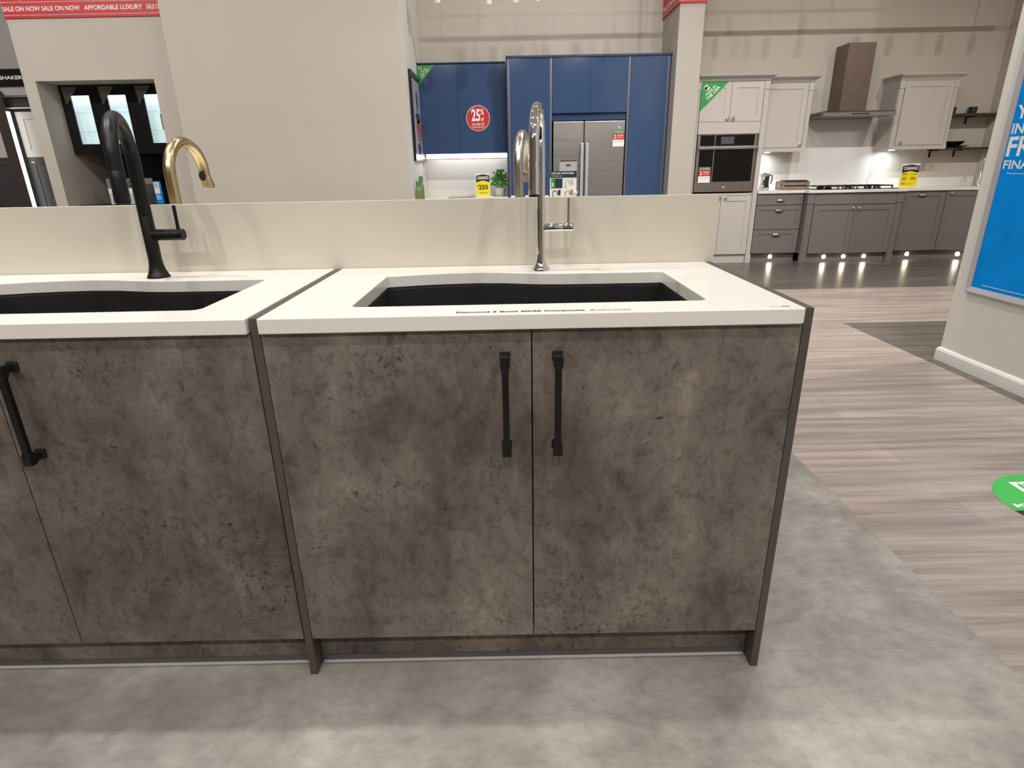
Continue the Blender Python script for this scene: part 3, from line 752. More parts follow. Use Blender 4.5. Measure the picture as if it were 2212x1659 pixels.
def post(t, x0, x1, y, z0, z1, mat, cap=0.085, foot=0.0, ydeep=.03):
    mb = MB()
    mb.box(x0 + .004, x1 - .004, y + .004, y + ydeep, z0, z1)
    mb.box(x0, x1, y - .004, y + ydeep, z1 - cap, z1, .002)
    if foot: mb.box(x0 - .002, x1 + .002, y - .006, y + ydeep, z0, z0 + foot, .002)
    mb.box(x0 + (x1 - x0) * .35, x0 + (x1 - x0) * .65, y, y + .005, z0 + (foot or .06) + .04, z1 - cap - .05)
    return mb.build('pilaster', mat, t)

# oven tower
t = thing('oven_tower', 'tall light grey cabinet tower with a built-in oven beside the column', 'cabinet', (3.22, 6.88, 0))
LG = M['lightgrey']
mb = MB(); mb.box(2.79, 2.822, 6.62, 7.148, 0, 2.14); mb.box(3.590, 3.645, 6.64, 7.148, 0, 2.14); mb.box(2.822, 3.59, 6.90, 7.148, 0.1, 2.14); mb.box(2.822, 3.59, 6.63, 6.9, 2.12, 2.14); mb.box(2.822, 3.59, 6.63, 6.9, .845, .872); mb.box(2.822, 3.59, 6.625, 6.9, 1.690, 1.70)
mb.build('carcass', LG, t)
post(t, 2.786, 2.826, 6.60, 0, 2.138, LG, foot=.10)
post(t, 3.584, 3.648, 6.60, 0, 2.138, LG, foot=.10)
for a, b, kx in ((2.829, 3.193, 3.168), (3.198, 3.580, 3.238)):
    d = shaker(MB(), a, b, 1.704, 2.136, 6.60).build('door', LG, t); knob(kx, 6.60, 1.735, d)
for a, b, kx in ((2.829, 3.190, 3.165), (3.195, 3.580, 3.245)):
    d = shaker(MB(), a, b, 0.115, 0.842, 6.60).build('door', LG, t); knob(kx, 6.60, 0.816, d)
B(2.829, 3.582, 6.60, 6.62, 1.564, 1.700, .001).build('filler_panel', LG, t)
B(2.822, 3.59, 6.63, 6.65, 0, 0.112).build('toe_kick', LG, t)
cornice(t, 2.79, 3.645, 6.598, 7.146, 2.141, 2.206, 0.0, .055, M['midgrey'])

t = thing('built_in_oven', 'black glass and steel wall oven set in the light grey tower', 'oven', (3.21, 6.75, 0.88))
B(2.836, 3.574, 6.64, 6.89, 0.888, 1.558).build('body', M['charcoal'], t)
cp = B(2.838, 3.572, 6.612, 6.639, 1.428, 1.558, .002).build('control_panel', M['steel'], t)
B(2.872, 3.535, 6.609, 6.612, 1.434, 1.553).build('panel_glass', M['ovenglass'], cp)
B(3.125, 3.285, 6.607, 6.609, 1.450, 1.534).build('display', M['screen'], cp)
B(3.046, 3.058, 6.6075, 6.609, 1.434, 1.553).build('trim_line', M['steel'], cp)
d = B(2.838, 3.572, 6.612, 6.639, 0.892, 1.424, .003).build('oven_door', M['steel'], t)
B(2.872, 3.540, 6.609, 6.612, 1.014, 1.388).build('door_glass', M['ovenglass'], d)
B(3.044, 3.056, 6.6075, 6.609, 1.014, 1.388).build('trim_line', M['steel'], d)
mb = MB(); mb.box(2.845, 3.580, 6.560, 6.585, 1.388, 1.420, .006); mb.box(2.87, 2.90, 6.583, 6.613, 1.394, 1.414); mb.box(3.51, 3.54, 6.583, 6.613, 1.394, 1.414)
mb.build('handle', M['steel'], d)
text('dr', (3.195, 6.6115, 0.935), XR, ZU, .028, .03, M['white'], t, bold=.01)
warranty_tag(2.878, 3.028, 1.005, 1.190, 6.6045, 'green, red and white card stuck on the wall oven door', False)
corner_flag(2.830, 2.1355, 0.315, 0.315, 6.5985, 'green MADE IN THE USA corner sticker on the light grey oven tower')

# wall cabinets
def wall_cabinet(x0, x1, dx0, dx1, kx, label, posts, fl, fr, cmat):
    t = thing('wall_cabinet', label, 'wall cabinet', ((x0 + x1) / 2, 6.97, 1.35), 'light grey wall cabinets beside the range hood')
    B(x0, x1, 6.82, 7.148, 1.362, 2.136).build('carcass', LG, t)
    d = shaker(MB(), dx0, dx1, 1.404, 2.134, 6.798).build('door', LG, t)
    knob(kx, 6.798, 1.438, d)
    B(x0, x1, 6.80, 6.819, 1.352, 1.399).build('pelmet', LG, t)
    for a, b in posts: post(t, a, b, 6.80, 1.350, 2.136, LG, ydeep=.019)
    cornice(t, max(x0, 3.706) if x0 < 4 else x0, x1, 6.797, 7.146, 2.1365, 2.206, fl, fr, cmat)
    return t
wall_cabinet(3.650, 4.266, 3.655, 4.205, 4.185, 'light grey wall cabinet between the oven tower and the range hood', ((4.210, 4.268),), 0.0, .055, M['midgrey'])
wall_cabinet(5.320, 6.046, 5.392, 5.990, 5.446, 'light grey wall cabinet beyond the range hood, by the dark shelves', ((5.320, 5.388), (5.994, 6.046)), .03, .06, LG)
for x, lab in ((3.86, 'below the wall cabinet next to the oven tower'), (5.47, 'below the wall cabinet beyond the range hood')):
    o = MB().lathe((x, 6.98, 1.3475), [(.034, 0), (.036, .004), (.036, .0135)], 24).build('under_cabinet_light', M['puck'])
    tag(o, 'round cool white cabinet light glowing ' + lab, 'light', 'under cabinet lights')

# range hood
t = thing('range_hood', 'brownish steel chimney range hood above the cooktop', 'range hood', (4.81, 6.95, 1.745))
MB().box(4.645, 4.975, 6.85, 7.148, 1.803, 2.565).build('chimney', M['bronze'], t)
mb = MB(); mb.loft([[(4.355, 6.65, 1.745), (5.245, 6.65, 1.745), (5.245, 7.148, 1.745), (4.355, 7.148, 1.745)], [(4.355, 6.65, 1.785), (5.245, 6.65, 1.785), (5.245, 7.148, 1.785), (4.355, 7.148, 1.785)], [(4.37, 6.67, 1.802), (5.23, 6.67, 1.802), (5.23, 7.148, 1.802), (4.37, 7.148, 1.802)]])
mb.build('canopy', M['steel'], t)
B(4.70, 4.92, 6.648, 6.6499, 1.757, 1.775).build('control_strip', M['charcoal'], t)
# splashbacks
o = B(4.272, 5.318, 7.138, 7.149, 0.900, 1.742).build('splashback', M['splash']); tag(o, 'pale splashback panel between worktop and range hood', 'splashback')

# open shelves with crockery
def open_shelf(z0, z1, label, xs, x0):
    t = thing('wall_shelf', label, 'shelf', (6.4, 7.03, z0), 'dark wooden shelves beside the wall cabinet')
    B(x0, 6.755, 6.94, 7.149, z0, z1, .002).build('board', M['shelfwood'], t)
    for x in xs:
        mb = MB(); mb.box(x, x + .02, 6.99, 7.149, z0 - .010, z0 - .0005); mb.box(x, x + .02, 7.139, 7.149, z0 - .085, z0 - .01)
        mb.build('bracket', M['black'], t)
open_shelf(1.738, 1.768, 'upper dark wooden shelf holding two mugs', (6.16, 6.46), 6.05)
open_shelf(1.342, 1.368, 'lower dark wooden shelf holding black bowls', (6.08, 6.40), 6.05)
def mug(x, label):
    t = thing('mug', label, 'mug', (x, 7.04, 1.768), 'mugs on the upper dark shelf')
    MB().lathe((x, 7.04, 1.7683), [(.040, 0), (.046, .003), (.050, .078), (.047, .080), (.043, .01), (.002, .008)], 24).build('cup', M['darkmug'], t)
    mb = MB(); mb.tube([(x - .045, 7.04, 1.834), (x - .062, 7.04, 1.836), (x - .072, 7.04, 1.815), (x - .062, 7.04, 1.792), (x - .045, 7.04, 1.790)], .005, 8); mb.build('mug_handle', M['darkmug'], t)
mug(6.455, 'dark stoneware mug standing free on the upper shelf'); mug(6.185, 'dark stoneware mug half hidden by the wall cabinet on the upper shelf')
o = MB().lathe((6.33, 7.04, 1.3683), [(.06, 0), (.10, .008), (.15, .020), (.152, .023), (.09, .014), (.002, .012)], 32).build('plate', M['black']); tag(o, 'wide black plate under the black bowl on the lower shelf', 'plate')
o = MB().lathe((6.30, 7.04, 1.3835), [(.05, 0), (.07, .008), (.115, .045), (.122, .060), (.118, .060), (.06, .012), (.002, .010)], 32).build('bowl', M['black']); tag(o, 'black bowl stacked on a plate on the lower shelf', 'bowl')

# base run
DG = M['darkgrey']
t = thing('drawer_cabinet', 'dark grey three-drawer base cabinet next to the oven tower', 'cabinet', (3.94, 6.88, 0), 'dark grey base cabinets')
B(3.651, 4.238, 6.622, 7.148, 0.115, 0.860).build('carcass', DG, t)
for k, (a, b, pz) in enumerate(((0.722, 0.856, 0.783), (0.421, 0.714, 0.660), (0.120, 0.413, 0.361))):
    d = (B(3.653, 4.236, 6.60, 6.62, a, b, .001) if k == 0 else shaker(MB(), 3.653, 4.236, a, b, 6.60, .055)).build('drawer', DG, t)
    cup_pull(3.950, 6.60, pz, d)
B(3.651, 4.238, 6.66, 6.68, 0, 0.1145).build('toe_kick', DG, t)
t = thing('cooktop_cabinet', 'dark grey base cabinet with two doors standing forward under the cooktop', 'cabinet', (4.86, 6.83, 0), 'dark grey base cabinets')
B(4.250, 5.444, 6.522, 7.148, 0.115, 0.860).build('carcass', DG, t)
post(t, 4.2465, 4.335, 6.50, 0, 0.860, DG, cap=.13, foot=.09, ydeep=.04); post(t, 5.368, 5.446, 6.50, 0, 0.860, DG, cap=.13, foot=.09, ydeep=.04)
B(4.340, 5.364, 6.50, 6.521, 0.720, 0.856, .001).build('drawer_front', DG, t)
for a, b, kx in ((4.340, 4.856, 4.830), (4.860, 5.364, 4.900)):
    d = shaker(MB(), a, b, 0.117, 0.712, 6.50).build('door', DG, t); knob(kx, 6.50, 0.672, d)
B(4.336, 5.367, 6.55, 6.57, 0, 0.1145).build('toe_kick', DG, t)
t = thing('dishwasher_cabinet', 'dark grey door with a cup pull beside the cooktop cabinet', 'cabinet', (5.78, 6.88, 0), 'dark grey base cabinets')
B(5.450, 6.045, 6.622, 7.148, 0.115, 0.860).build('carcass', DG, t)
B(5.450, 5.512, 6.602, 6.621, 0.115, 0.858).build('filler_strip', DG, t)
d = shaker(MB(), 5.515, 6.042, 0.120, 0.857, 6.60).build('door', DG, t); cup_pull(5.742, 6.60, 0.816, d)
B(5.450, 6.045, 6.66, 6.68, 0, 0.1145).build('toe_kick', DG, t)
# curved corner cabinet sweeping towards the room
def arc(r, n=14, a0=90, a1=0, c=(6.047, 6.10)):
    return [(c[0] + r * math.cos(math.radians(a0 + (a1 - a0) * k / n)), c[1] + r * math.sin(math.radians(a0 + (a1 - a0) * k / n))) for k in range(n + 1)]
t = thing('curved_cabinet', 'dark grey curved corner base cabinet with a single knob', 'cabinet', (6.4, 6.6, 0), 'dark grey base cabinets')
def curved(r0, r1, z0, z1, name, mt, par, n=14, a0=90, a1=0):
    A, Bq = arc(r0, n, a0, a1), arc(r1, n, a0, a1)
    mb = MB(); mb.loft([[(p[0], p[1], z0), (q[0], q[1], z0), (q[0], q[1], z1), (p[0], p[1], z1)] for p, q in zip(A, Bq)])
    return mb.build(name, mt, par)
d = curved(.500, .520, 0.120, 0.857, 'door', DG, t)
curved(.492, .4998, 0.120, 0.185, 'rail', DG, d); curved(.492, .4998, 0.792, 0.857, 'rail', DG, d)
curved(.492, .4998, 0.185, 0.792, 'stile', DG, d, 3, 90, 82); curved(.492, .4998, 0.185, 0.792, 'stile', DG, d, 3, 8, 0)
knob(6.095, 6.594, 0.822, d)
curved(.522, .70, 0.115, 0.860, 'carcass', DG, t)
curved(.555, .575, 0.0, 0.1145, 'toe_kick', DG, t)

t = thing('worktop', 'pale worktop running along the dark grey base cabinets of the far kitchen', 'worktop', (5.0, 6.8, 0.862))
mb = MB(); fr = [(3.650, 6.575), (4.225, 6.575), (4.235, 6.470), (5.458, 6.470), (5.466, 6.575), (6.047, 6.575)] + arc(.475)[1:] + [(6.75, 6.10), (6.75, 7.148), (3.650, 7.148)]
mb.prism([(x, y, 0.8615) for x, y in fr], (0, 0, .0345)); mb.build('slab', M['quartz'], t)
B(3.650, 4.2715, 7.128, 7.149, .8965, 1.006).build('upstand', M['quartz'], t); B(5.3185, 6.75, 7.128, 7.149, .8965, 1.006).build('upstand', M['quartz'], t)

# kick lights
for x, y, lab in ((3.931, 6.66, 'below the three-drawer cabinet'), (4.582, 6.55, 'below the cooktop cabinet, next to the drawer cabinet'), (4.838, 6.55, 'below the middle of the cooktop cabinet'), (5.104, 6.55, 'below the cooktop cabinet, next to the cup-pull door'), (5.735, 6.66, 'below the cup-pull door')):
    t = thing('plinth_light', 'warm round plinth light ' + lab, 'light', (x, y, 0.066), 'plinth lights')
    MB().lathe((x, y - .0005, 0.066), [(.031, 0), (.031, .004), (.027, .005)], 24, axis='-Y').build('ring', M['chrome'], t)
    MB().lathe((x, y - .0056, 0.066), [(.026, 0), (.026, .002), (.016, .006)], 24, axis='-Y').build('lens', M['kick'], t)
a = math.radians(58); r = .5525; x, y = 6.047 + r * math.cos(a), 6.10 + r * math.sin(a)
t = thing('plinth_light', 'warm round plinth light glowing below the curved cabinet', 'light', (x, y, 0.066), 'plinth lights')
n = Vector((-math.cos(a), -math.sin(a), 0)); p = Vector((x, y, 0.066))
MB().tube([p, p + n * .005], [.031, .029], 24).build('ring', M['chrome'], t)
MB().tube([p + n * .0055, p + n * .008, p + n * .012], [.026, .026, .016], 24).build('lens', M['kick'], t)

# cooktop
t = thing('cooktop', 'black gas cooktop with grates on the pale far worktop', 'cooktop', (4.87, 6.76, 0.896))
B(4.37, 5.37, 6.52, 7.00, 0.8962, 0.905, .003).build('glass_plate', M['ovenglass'], t)
for k in range(3):
    x0 = 4.42 + k * .31; mb = MB()
    for j in range(4): mb.box(x0 + j * .09, x0 + j * .09 + .012, 6.56, 6.96, .928, .940)
    for y in (6.56, 6.76, 6.948): mb.box(x0, x0 + .282, y, y + .012, .926, .938)
    for xx in (x0, x0 + .27):
        for y in (6.56, 6.948): mb.box(xx, xx + .012, y, y + .012, .905, .928)
    mb.build('grate', M['black'], t)
for x, y in ((4.56, 6.66), (4.56, 6.86), (4.87, 6.76), (5.18, 6.66), (5.18, 6.86)):
    MB().lathe((x, y, .9052), [(.045, 0), (.045, .010), (.030, .014), (.030, .020), (.002, .021)], 20).build('burner', M['black'], t)
for k in range(5): MB().lathe((4.62 + k * .12, 6.535, .9052), [(.014, 0), (.014, .016), (.011, .019)], 16).build('knob', M['steel'], t)

# crate
t = thing('wooden_crate', 'small weathered wooden crate on the far worktop beside the cooktop', 'crate', (4.17, 6.83, 0.896))
mb = MB(); x0, x1, y0, y1 = 4.005, 4.345, 6.72, 6.93
for z in (.900, .950):
    mb.box(x0, x1, y0, y0 + .012, z, z + .036); mb.box(x0, x1, y1 - .012, y1, z, z + .036)
for z in (.900, .956):
    mb.box(x0, x0 + .012, y0 + .012, y1 - .012, z, z + .045); mb.box(x1 - .012, x1, y0 + .012, y1 - .012, z, z + .045)
mb.build('slats', M['crate'], t)
for x in (x0, x1 - .02):
    for y in (y0 - .004, y1 - .008): B(x, x + .02, y, y + .0125, .8965, 1.0).build('corner_post', M['crate'], t)
B(x0 + .012, x1 - .012, y0 + .012, y1 - .012, .8965, .902).build('base_board', M['crate'], t)
B(x0 + .04, x1 - .02, y0 + .03, y1 - .03, .9025, 1.012).build('inner_tray', M['shelfwood'], t)

# shiny appliance in the corner
t = thing('coffee_pot', 'small mirror-bright pot with a dark lid in the worktop corner by the oven', 'pot', (3.825, 6.86, 0.896))
MB().lathe((3.825, 6.86, 0.8963), [(.066, 0), (.070, .006), (.062, .05), (.050, .105), (.052, .125)], 8).build('pot_base', M['chrome'], t)
MB().lathe((3.825, 6.86, 0.8963), [(.052, .1255), (.060, .160), (.072, .190), (.070, .197), (.030, .204), (.008, .215)], 8).build('pot_lid', M['chrome'], t)
B(3.800, 3.852, 6.786, 6.800, .93, 1.06, .004).build('pot_front', M['rubber'], t)
MB().tube([(3.875, 6.86, 1.07), (3.915, 6.86, 1.075), (3.92, 6.86, 1.02), (3.905, 6.86, .97)], .007, 10).build('pot_handle', M['black'], t)

price_sign(5.478, 5.705, 0.8963, 1.185, 6.70, 'yellow CLEARANCE sign with percentages beside the black cooktop', False)

# chrome faucet at the far end
t = thing('kitchen_faucet', 'chrome faucet at the far end of the pale worktop, half behind the poster wall', 'faucet', (6.585, 6.82, 0.896))
MB().lathe((6.585, 6.82, 0.8963), [(.030, 0), (.026, .01), (.019, .03), (.018, .16), (.014, .165), (.014, .2)], 24).build('body', M['chrome'], t)
pts = [(6.585, 6.82, 1.09), (6.585, 6.82, 1.17)] + [(6.585 - .05 * (1 - math.cos(PI * k / 14)), 6.82 - .07 * (1 - math.cos(PI * k / 14)) , 1.17 + .115 * math.sin(PI * k / 14)) for k in range(1, 15)]
MB().tube(pts, .0125, 16).build('spout', M['chrome'], t)
MB().tube([pts[-1], (pts[-1][0], pts[-1][1], 1.08)], [.0145, .017], 16).build('spray_head', M['chrome'], t)
MB().tube([(6.60, 6.82, 1.0), (6.65, 6.80, 1.03), (6.655, 6.80, 1.09)], .007, 10).build('lever', M['chrome'], t)

# ================================================================== NICHE DISPLAY
t = thing('display_cabinet', 'black wall cabinet with three lit glass doors inside the niche', 'cabinet', (-4.0, 6.6, 1.465))
XL, XQ, Y0, Y1, Z0, Z1 = -4.688, -3.30, 6.452, 6.75, 1.462, 2.212
pw = 0.425
mb = MB(); mb.box(XL, XQ, Y1 - .02, Y1, Z0, Z1); mb.box(XL, XQ, Y0, Y1 - .02, Z0, Z0 + .02); mb.box(XL, XQ, Y0, Y1 - .02, Z1 - .02, Z1)
for k in range(4):
    x = min(XL + k * pw, XQ - .018); mb.box(x, x + .018, Y0, Y0 + .012, Z0 + .02, Z1 - .02)
mb.build('carcass', M['blackgloss'], t)
for k in range(4):
    x = min(XL + k * pw, XQ - .018); B(x, x + .018, Y0 + .0125, Y1 - .0205, Z0 + .0205, Z1 - .0205).build('divider', M['interior'], t)
mb = MB()
for k in range(3):
    a, b = XL + k * pw + .02, min(XL + (k + 1) * pw, XQ - .02) - .002
    mb.box(a, b, Y1 - .026, Y1 - .0205, Z0 + .021, Z1 - .021)
mb.build('lining', M['interior'], t)
for k in range(3):
    a, b = XL + k * pw + .002, min(XL + (k + 1) * pw, XQ) - .002
    mb = MB(); y = Y0 - .022; s = .105
    gl, gr, gb, gt = a + .112, min(a + .330, b - .02), 1.580, 2.103
    mb.box(a, gl, y, y + .02, Z0, Z1); mb.box(gr, b, y, y + .02, Z0, Z1); mb.box(gl, gr, y, y + .02, Z0, gb); mb.box(gl, gr, y, y + .02, gt, Z1)
    d = mb.build('door', M['blackgloss'], t)
    B(gl, gr, y + .008, y + .012, gb, gt).build('glass_pane', M['glass'], d)
    for z in (1.72, 1.93): B(a + .019, b - .019, Y0 + .015, Y0 + .084, z, z + .006).build('glass_shelf', M['acrylic'], t)
    B(a + .019, b - .019, Y0 + .085, Y0 + .09, Z0 + .0225, Z1 - .0225).build('light_panel', M['backlit'], t)
o = B(-3.60, -3.46, 6.475, 6.53, 1.7265, 1.90, .004).build('storage_box', M['crate']); tag(o, 'small brown box behind the glass door nearest the niche jamb', 'box')
for k, lab in enumerate(('next to the niche cheek', 'in the middle of the black cabinet', 'nearest the niche jamb')):
    x = XL + k * pw + .035; y = 6.4295; z = 2.190
    t = thing('corner_sticker', 'smoky triangular corner sticker on the glass door ' + lab, 'sticker', (x, y, z - .18), 'smoky triangular stickers')
    MB().prism([(x, y, z), (x + .175, y, z), (x + .02, y, z - .178)], (0, -.001, 0)).build('film', M['pennant'], t)
    mb = MB(); q = [Vector((x, y - .001, z)), Vector((x + .175, y - .001, z)), Vector((x + .02, y - .001, z - .178))]
    for i in range(3): mb.tube([q[i], q[(i + 1) % 3]], .0016, 6)
    mb.build('edge_line', M['pennant_edge'], t)
t = thing('niche_counter', 'black counter at the foot of the niche, under the lit glass cabinet', 'counter', (-4.0, 6.6, 0))
B(-4.688, -3.386, 6.46, 7.0, 0.0, 0.86).build('base', M['blackgloss'], t)
B(-4.688, -3.386, 6.28, 7.0, 0.8605, 0.892).build('slab', M['blackgloss'], t)
B(-4.688, -3.39, 6.96, 7.0, 0.8925, 1.46).build('back_panel', M['blackgloss'], t)
t = thing('brochure_holder', 'grey brochure holder with pinkish leaflets behind the black faucet', 'brochure holder', (-4.13, 6.42, 0.892))
B(-4.40, -3.838, 6.44, 6.455, 0.8922, 1.188, .002).build('back_plate', M['greyink'], t)
mb = MB()
for a, b in ((-4.39, -4.33), (-4.29, -4.20), (-4.17, -4.05)): mb.box(a, b, 6.43, 6.439, 0.8922, 1.075)
mb.build('white_leaflet', M['white'], t)
mb = MB()
for a, b in ((-4.33, -4.29), (-4.20, -4.17), (-4.05, -3.99)): mb.box(a, b, 6.43, 6.4395, 0.8922, 1.07)
mb.build('pink_leaflet', M['pink'], t)
B(-3.985, -3.84, 6.43, 6.4395, 0.8922, 1.12).build('grey_leaflet', M['charcoal'], t)
B(-4.40, -3.838, 6.424, 6.428, 0.8922, 1.02).build('front_pane', M['acrylic'], t)
text('POR', (-4.215, 6.4395, 1.125), XR, ZU, .17, .045, M['ink'], t, bold=.02)
text('GRA', (-4.20, 6.4395, 1.080), XR, ZU, .17, .035, M['ink'], t, bold=.02)
t = thing('leaflet_stand', 'upright blue leaflet with a white panel standing in the niche', 'leaflet', (-3.79, 6.42, 0.892))
B(-3.835, -3.745, 6.44, 6.446, 0.8922, 1.150).build('card', M['posterblue'], t)
B(-3.832, -3.768, 6.437, 6.4399, 1.005, 1.138).build('white_panel', M['white'], t)
mb = MB()
for k in range(5): mb.box(-3.825, -3.785 + .006 * (k % 2), 6.4355, 6.4369, 1.122 - k * .012, 1.127 - k * .012)
mb.build('print_lines', M['greyink'], t)
mb = MB()
for k in range(5): mb.box(-3.825, -3.775 + .006 * (k % 2), 6.4385, 6.4399, .985 - k * .012, .990 - k * .012)
mb.build('print_lines', M['white'], t)

# ================================================================== FAR SHAKER DISPLAY
t = thing('shaker_display', 'grey shaker door display under a black SHAKER header, beyond the niche wall', 'display', (-6.3, 7.8, 0))
B(-7.4, -5.2, 7.50, 7.58, 2.36, 2.565).build('header_board', M['blackgloss'], t)
text('SHAKER', (-6.155, 7.4995, 2.44), XR, ZU, .30, .044, M['white'], t, bold=.02)
B(-7.4, -5.2, 7.52, 7.62, 2.255, 2.3595).build('soffit', M['midgrey'], t)
B(-7.4, -5.2, 7.60, 7.66, 2.10, 2.2545).build('recess_panel', M['charcoal'], t)
B(-7.4, -5.2, 7.56, 7.60, 2.243, 2.2545).build('light_strip', M['white'], t)
B(-7.4, -5.2, 7.56, 7.60, 2.100, 2.112).build('light_strip', M['white'], t)
for a, b in ((-6.85, -6.32), (-6.145, -5.60)):
    shaker(MB(), a, b, 1.490, 2.06, 7.58, .09).build('door', M['lightgrey'], t)
    shaker(MB(), a, b, 0.70, 1.485, 7.58, .09).build('door', M['charcoal'], t)
B(-7.4, -5.2, 7.62, 7.80, 0, 2.36).build('carcass', M['charcoal'], t)
for x, z in ((-6.10, 2.05), (-6.10, 1.43)): B(x, x + .04, 7.574, 7.579, z - .012, z).build('door_label', M['white'], t)
t = thing('light_post', 'dark upright post edged with a bright white LED line, before the shaker display', 'light post', (-6.23, 7.47, 0))
B(-6.315, -6.165, 7.46, 7.49, 0, 2.30).build('post', M['postdark'], t)
B(-6.163, -6.135, 7.455, 7.49, 0.3, 2.055).build('led_strip', M['ledstrip'], t)

# ================================================================== POSTER AND FLOOR STICKER
t = thing('poster', 'large blue financing poster in a silver frame on the end wall', 'poster', (3.22, 1.85, 0.457))
XP = 3.23
PY0, PY1, PZ0, PZ1 = 1.30, 2.318, 0.457, 2.05
mb = MB(); w = .036
pr = [(PY0, PZ0), (PY1, PZ0), (PY1, PZ1), (PY0, PZ1)]; pi = [(PY0 + w, PZ0 + w), (PY1 - w, PZ0 + w), (PY1 - w, PZ1 - w), (PY0 + w, PZ1 - w)]
def lp(q, x, g=0): return [(x, a, b) for a, b in q]
mb.loft([lp(pr, XP), lp(pr, XP - .018), lp([(a + (.008 if a < 1.8 else -.008), b + (.008 if b < 1.2 else -.008)) for a, b in pr], XP - .024), lp(pi, XP - .016), lp(pi, XP)], cap=False)
mb.build('frame', M['silver'], t)
B(XP - .010, XP, PY0 + w - .002, PY1 - w + .002, PZ0 + w - .002, PZ1 - w + .002).build('print', M['posterblue'], t)
xp = XP - .0102; DR = (0, -1, 0)
text('YES TO', (xp, 2.268, 1.392), DR, ZU, .36, .070, M['white'], t, bold=.02)
text('INTEREST', (xp, 2.272, 1.318), DR, ZU, .36, .054, M['white'], t, bold=.02)
text('FREE', (xp, 2.272, 1.206), DR, ZU, .30, .099, M['white'], t, bold=.025)
text('FINANCING', (xp, 2.270, 1.142), DR, ZU, .42, .045, M['white'], t, bold=.02)
text('Minimum spend', (xp, 2.232, 1.112), DR, ZU, .21, .012, M['white'], t)
B(xp - .001, xp, 1.40, 2.209, .5115, .5145).build('rule_line', M['white'], t)

t = thing('floor_sticker', 'round green and navy sticker on the wood-look floor', 'sticker', (2.53, 0.697, 0))
cx, cy, r = 2.53, 0.697, 0.2335; yb = 0.671
a0 = math.asin((yb - cy) / r)
def circ(s, e, n=40): return [(cx + r * math.cos(s + (e - s) * k / n), cy + r * math.sin(s + (e - s) * k / n), 0.0006) for k in range(n + 1)]
MB().prism(circ(a0, PI - a0), (0, 0, .0004)).build('green_half', M['floorgreen'], t)
MB().prism(circ(PI - a0, 2 * PI + a0), (0, 0, .0004)).build('navy_half', M['navy'], t)
mb = MB(); z0, z1 = .0011, .0015
mb.box(2.432, 2.450, .735, .870, z0, z1); mb.box(2.450, 2.463, .852, .870, z0, z1); mb.box(2.468, 2.628, .857, .870, z0, z1); mb.box(2.610, 2.628, .735, .857, z0, z1); mb.box(2.450, 2.610, .735, .748, z0, z1); mb.box(2.468, 2.474, .80, .857, z0, z1)
mb.build('pictogram', M['white'], t)
text('KITCHENS', (2.322, .690, .0010), XR, (0, 1, 0), .41, .025, M['white'], t, bold=.02)

# ================================================================== LIGHTS
def lamp(x, y, z, power, tgt=None, size=0.10, col=(1.0, 0.986, 0.963), spread=130, rect=None):
    l = bpy.data.lights.new('lamp', 'AREA'); l.energy = power; l.color = col
    l.shape = 'DISK'; l.size = size; l.spread = math.radians(spread)
    if rect: l.shape = 'RECTANGLE'; l.size, l.size_y = rect
    o = bpy.data.objects.new('lamp', l); C.objects.link(o); o.location = (x, y, z)
    d = Vector(tgt or (x, y, 0)) - Vector((x, y, z))
    o.rotation_euler = d.to_track_quat('-Z', 'Y').to_euler()
    return o
G = dict(back=4, mid=27, right=42, over=15, behind=21, side=15, far=10, left=33, bay_fill=25, splash_fill=8)   # watts per lamp of each ceiling row; bay and splashback fills are added lamps
for x in (-2.9, -1.4, 0.1): lamp(x, 2.95, 4.45, G['back'], (x, 1.6, 0))
for x, k in ((-2.6, 1.4), (-0.9, 1.0)): lamp(x, 0.55, 4.45, G['mid'] * k, (x, 0.3, 0))
for x in (1.6, 3.0, 4.4, 5.8): lamp(x, 2.8, 4.45, G['right'], (x, 4.2, 0))
for x in (-1.0, 0.55, 2.0): lamp(x, -1.25, 4.45, G['over'], (x, -0.4, 0))
for x in (-3.0, -1.2, 0.6, 2.4): lamp(x, -3.6, 4.45, G['behind'], (x, -0.2, 0.4))
lamp(2.85, 0.55, 4.45, G['side'], (2.2, 0.55, 0))
for x in (-3.8, -2.2, -0.6, 1.0): lamp(x, 2.9, 4.45, G['far'], (x, 6.2, 0.9))
for x in (-6.4, -4.6): lamp(x, 2.2, 4.45, G['left'], (x + .6, 5.5, 0.8))
lamp(-6.3, 5.4, 4.4, G['left'] * .5, (-6.3, 7.4, 1.0))
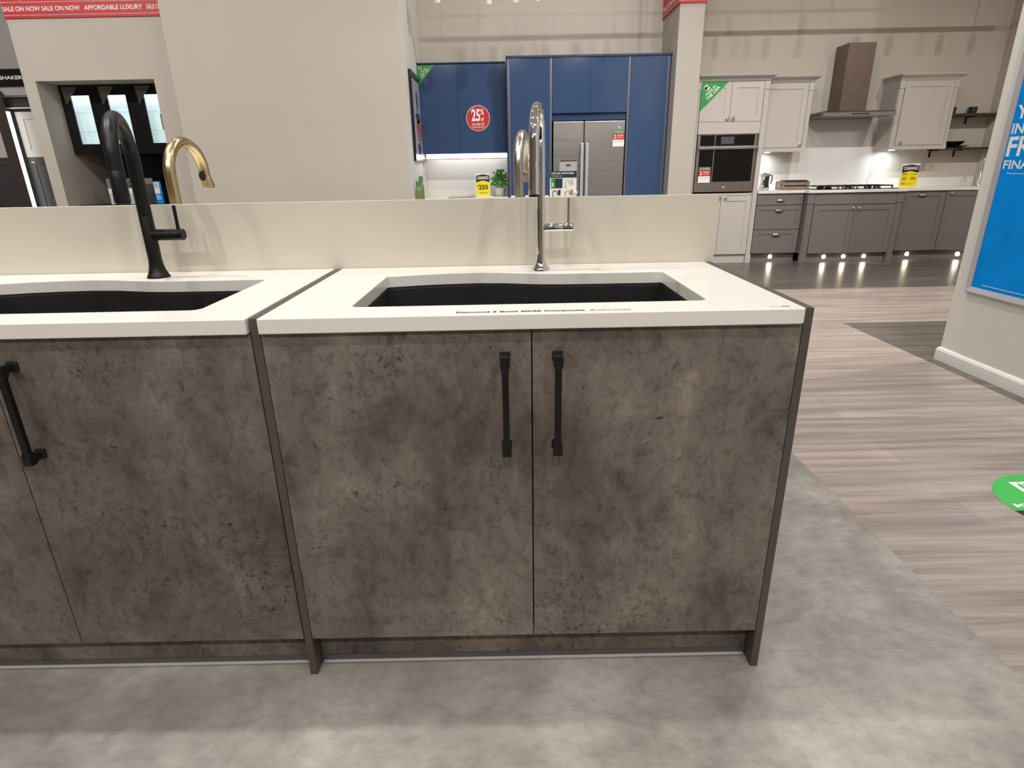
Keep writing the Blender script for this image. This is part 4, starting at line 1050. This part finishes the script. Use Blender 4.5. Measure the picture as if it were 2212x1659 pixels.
lamp(1.8, -1.25, 4.3, G['splash_fill'], (4.8, 6.9, 1.4), spread=50)  # added narrow-beam fill lamp brightening the splashback under the range hood
lamp(2.0, 4.9, 4.45, G['bay_fill'], (-0.5, 6.4, 1.5))  # added fill lamp brightening the end face of the broad wall
# cabinet and plinth lighting that the photograph shows switched on
lamp(3.86, 6.98, 1.345, 3.0, (3.86, 7.10, 0.9), 0.06, (0.80, 0.90, 1.0), 150)
lamp(5.47, 6.98, 1.345, 2.6, (5.47, 7.10, 0.9), 0.06, (0.80, 0.90, 1.0), 150)
for k in range(3): lamp(-4.688 + .425 * k + .21, 6.50, 2.18, 1.2, None, .1, (0.86, 0.96, 1.0), 170, rect=(.30, .05))

w = bpy.data.worlds.new('World'); S.world = w; w.use_nodes = True
w.node_tree.nodes['Background'].inputs['Color'].default_value = (0.9, 0.88, 0.85, 1)
w.node_tree.nodes['Background'].inputs['Strength'].default_value = 0.2

# ================================================================== CAMERA
cam = bpy.data.cameras.new('camera'); co = bpy.data.objects.new('camera', cam); C.objects.link(co); S.camera = co
F, PITCH, ROLL = 1262.36, 0.34805, -0.01951
cam.sensor_fit = 'HORIZONTAL'; cam.sensor_width = 36.0; cam.lens = 36.0 * F / 2212.0
cam.clip_start = 0.02; cam.clip_end = 60
fwd = Vector((0, math.cos(PITCH), -math.sin(PITCH))); right = Vector((1, 0, 0)); up = right.cross(fwd)
r2 = right * math.cos(ROLL) + up * math.sin(ROLL); u2 = up * math.cos(ROLL) - right * math.sin(ROLL)
m = Matrix((r2, u2, -fwd)).transposed().to_4x4(); m.translation = (0.50117, -1.13396, 1.17673)
co.matrix_world = m

S.view_settings.view_transform = 'Standard'; S.view_settings.look = 'None'; S.view_settings.gamma = 1.0
S.view_settings.use_curve_mapping = False
S.view_settings.exposure = 0.0
S.cycles.max_bounces = 8; S.cycles.diffuse_bounces = 5; S.cycles.glossy_bounces = 4; S.cycles.transparent_max_bounces = 8
S.cycles.use_denoising = True
S.cycles.caustics_reflective = False; S.cycles.caustics_refractive = False
S.cycles.sample_clamp_indirect = 6.0
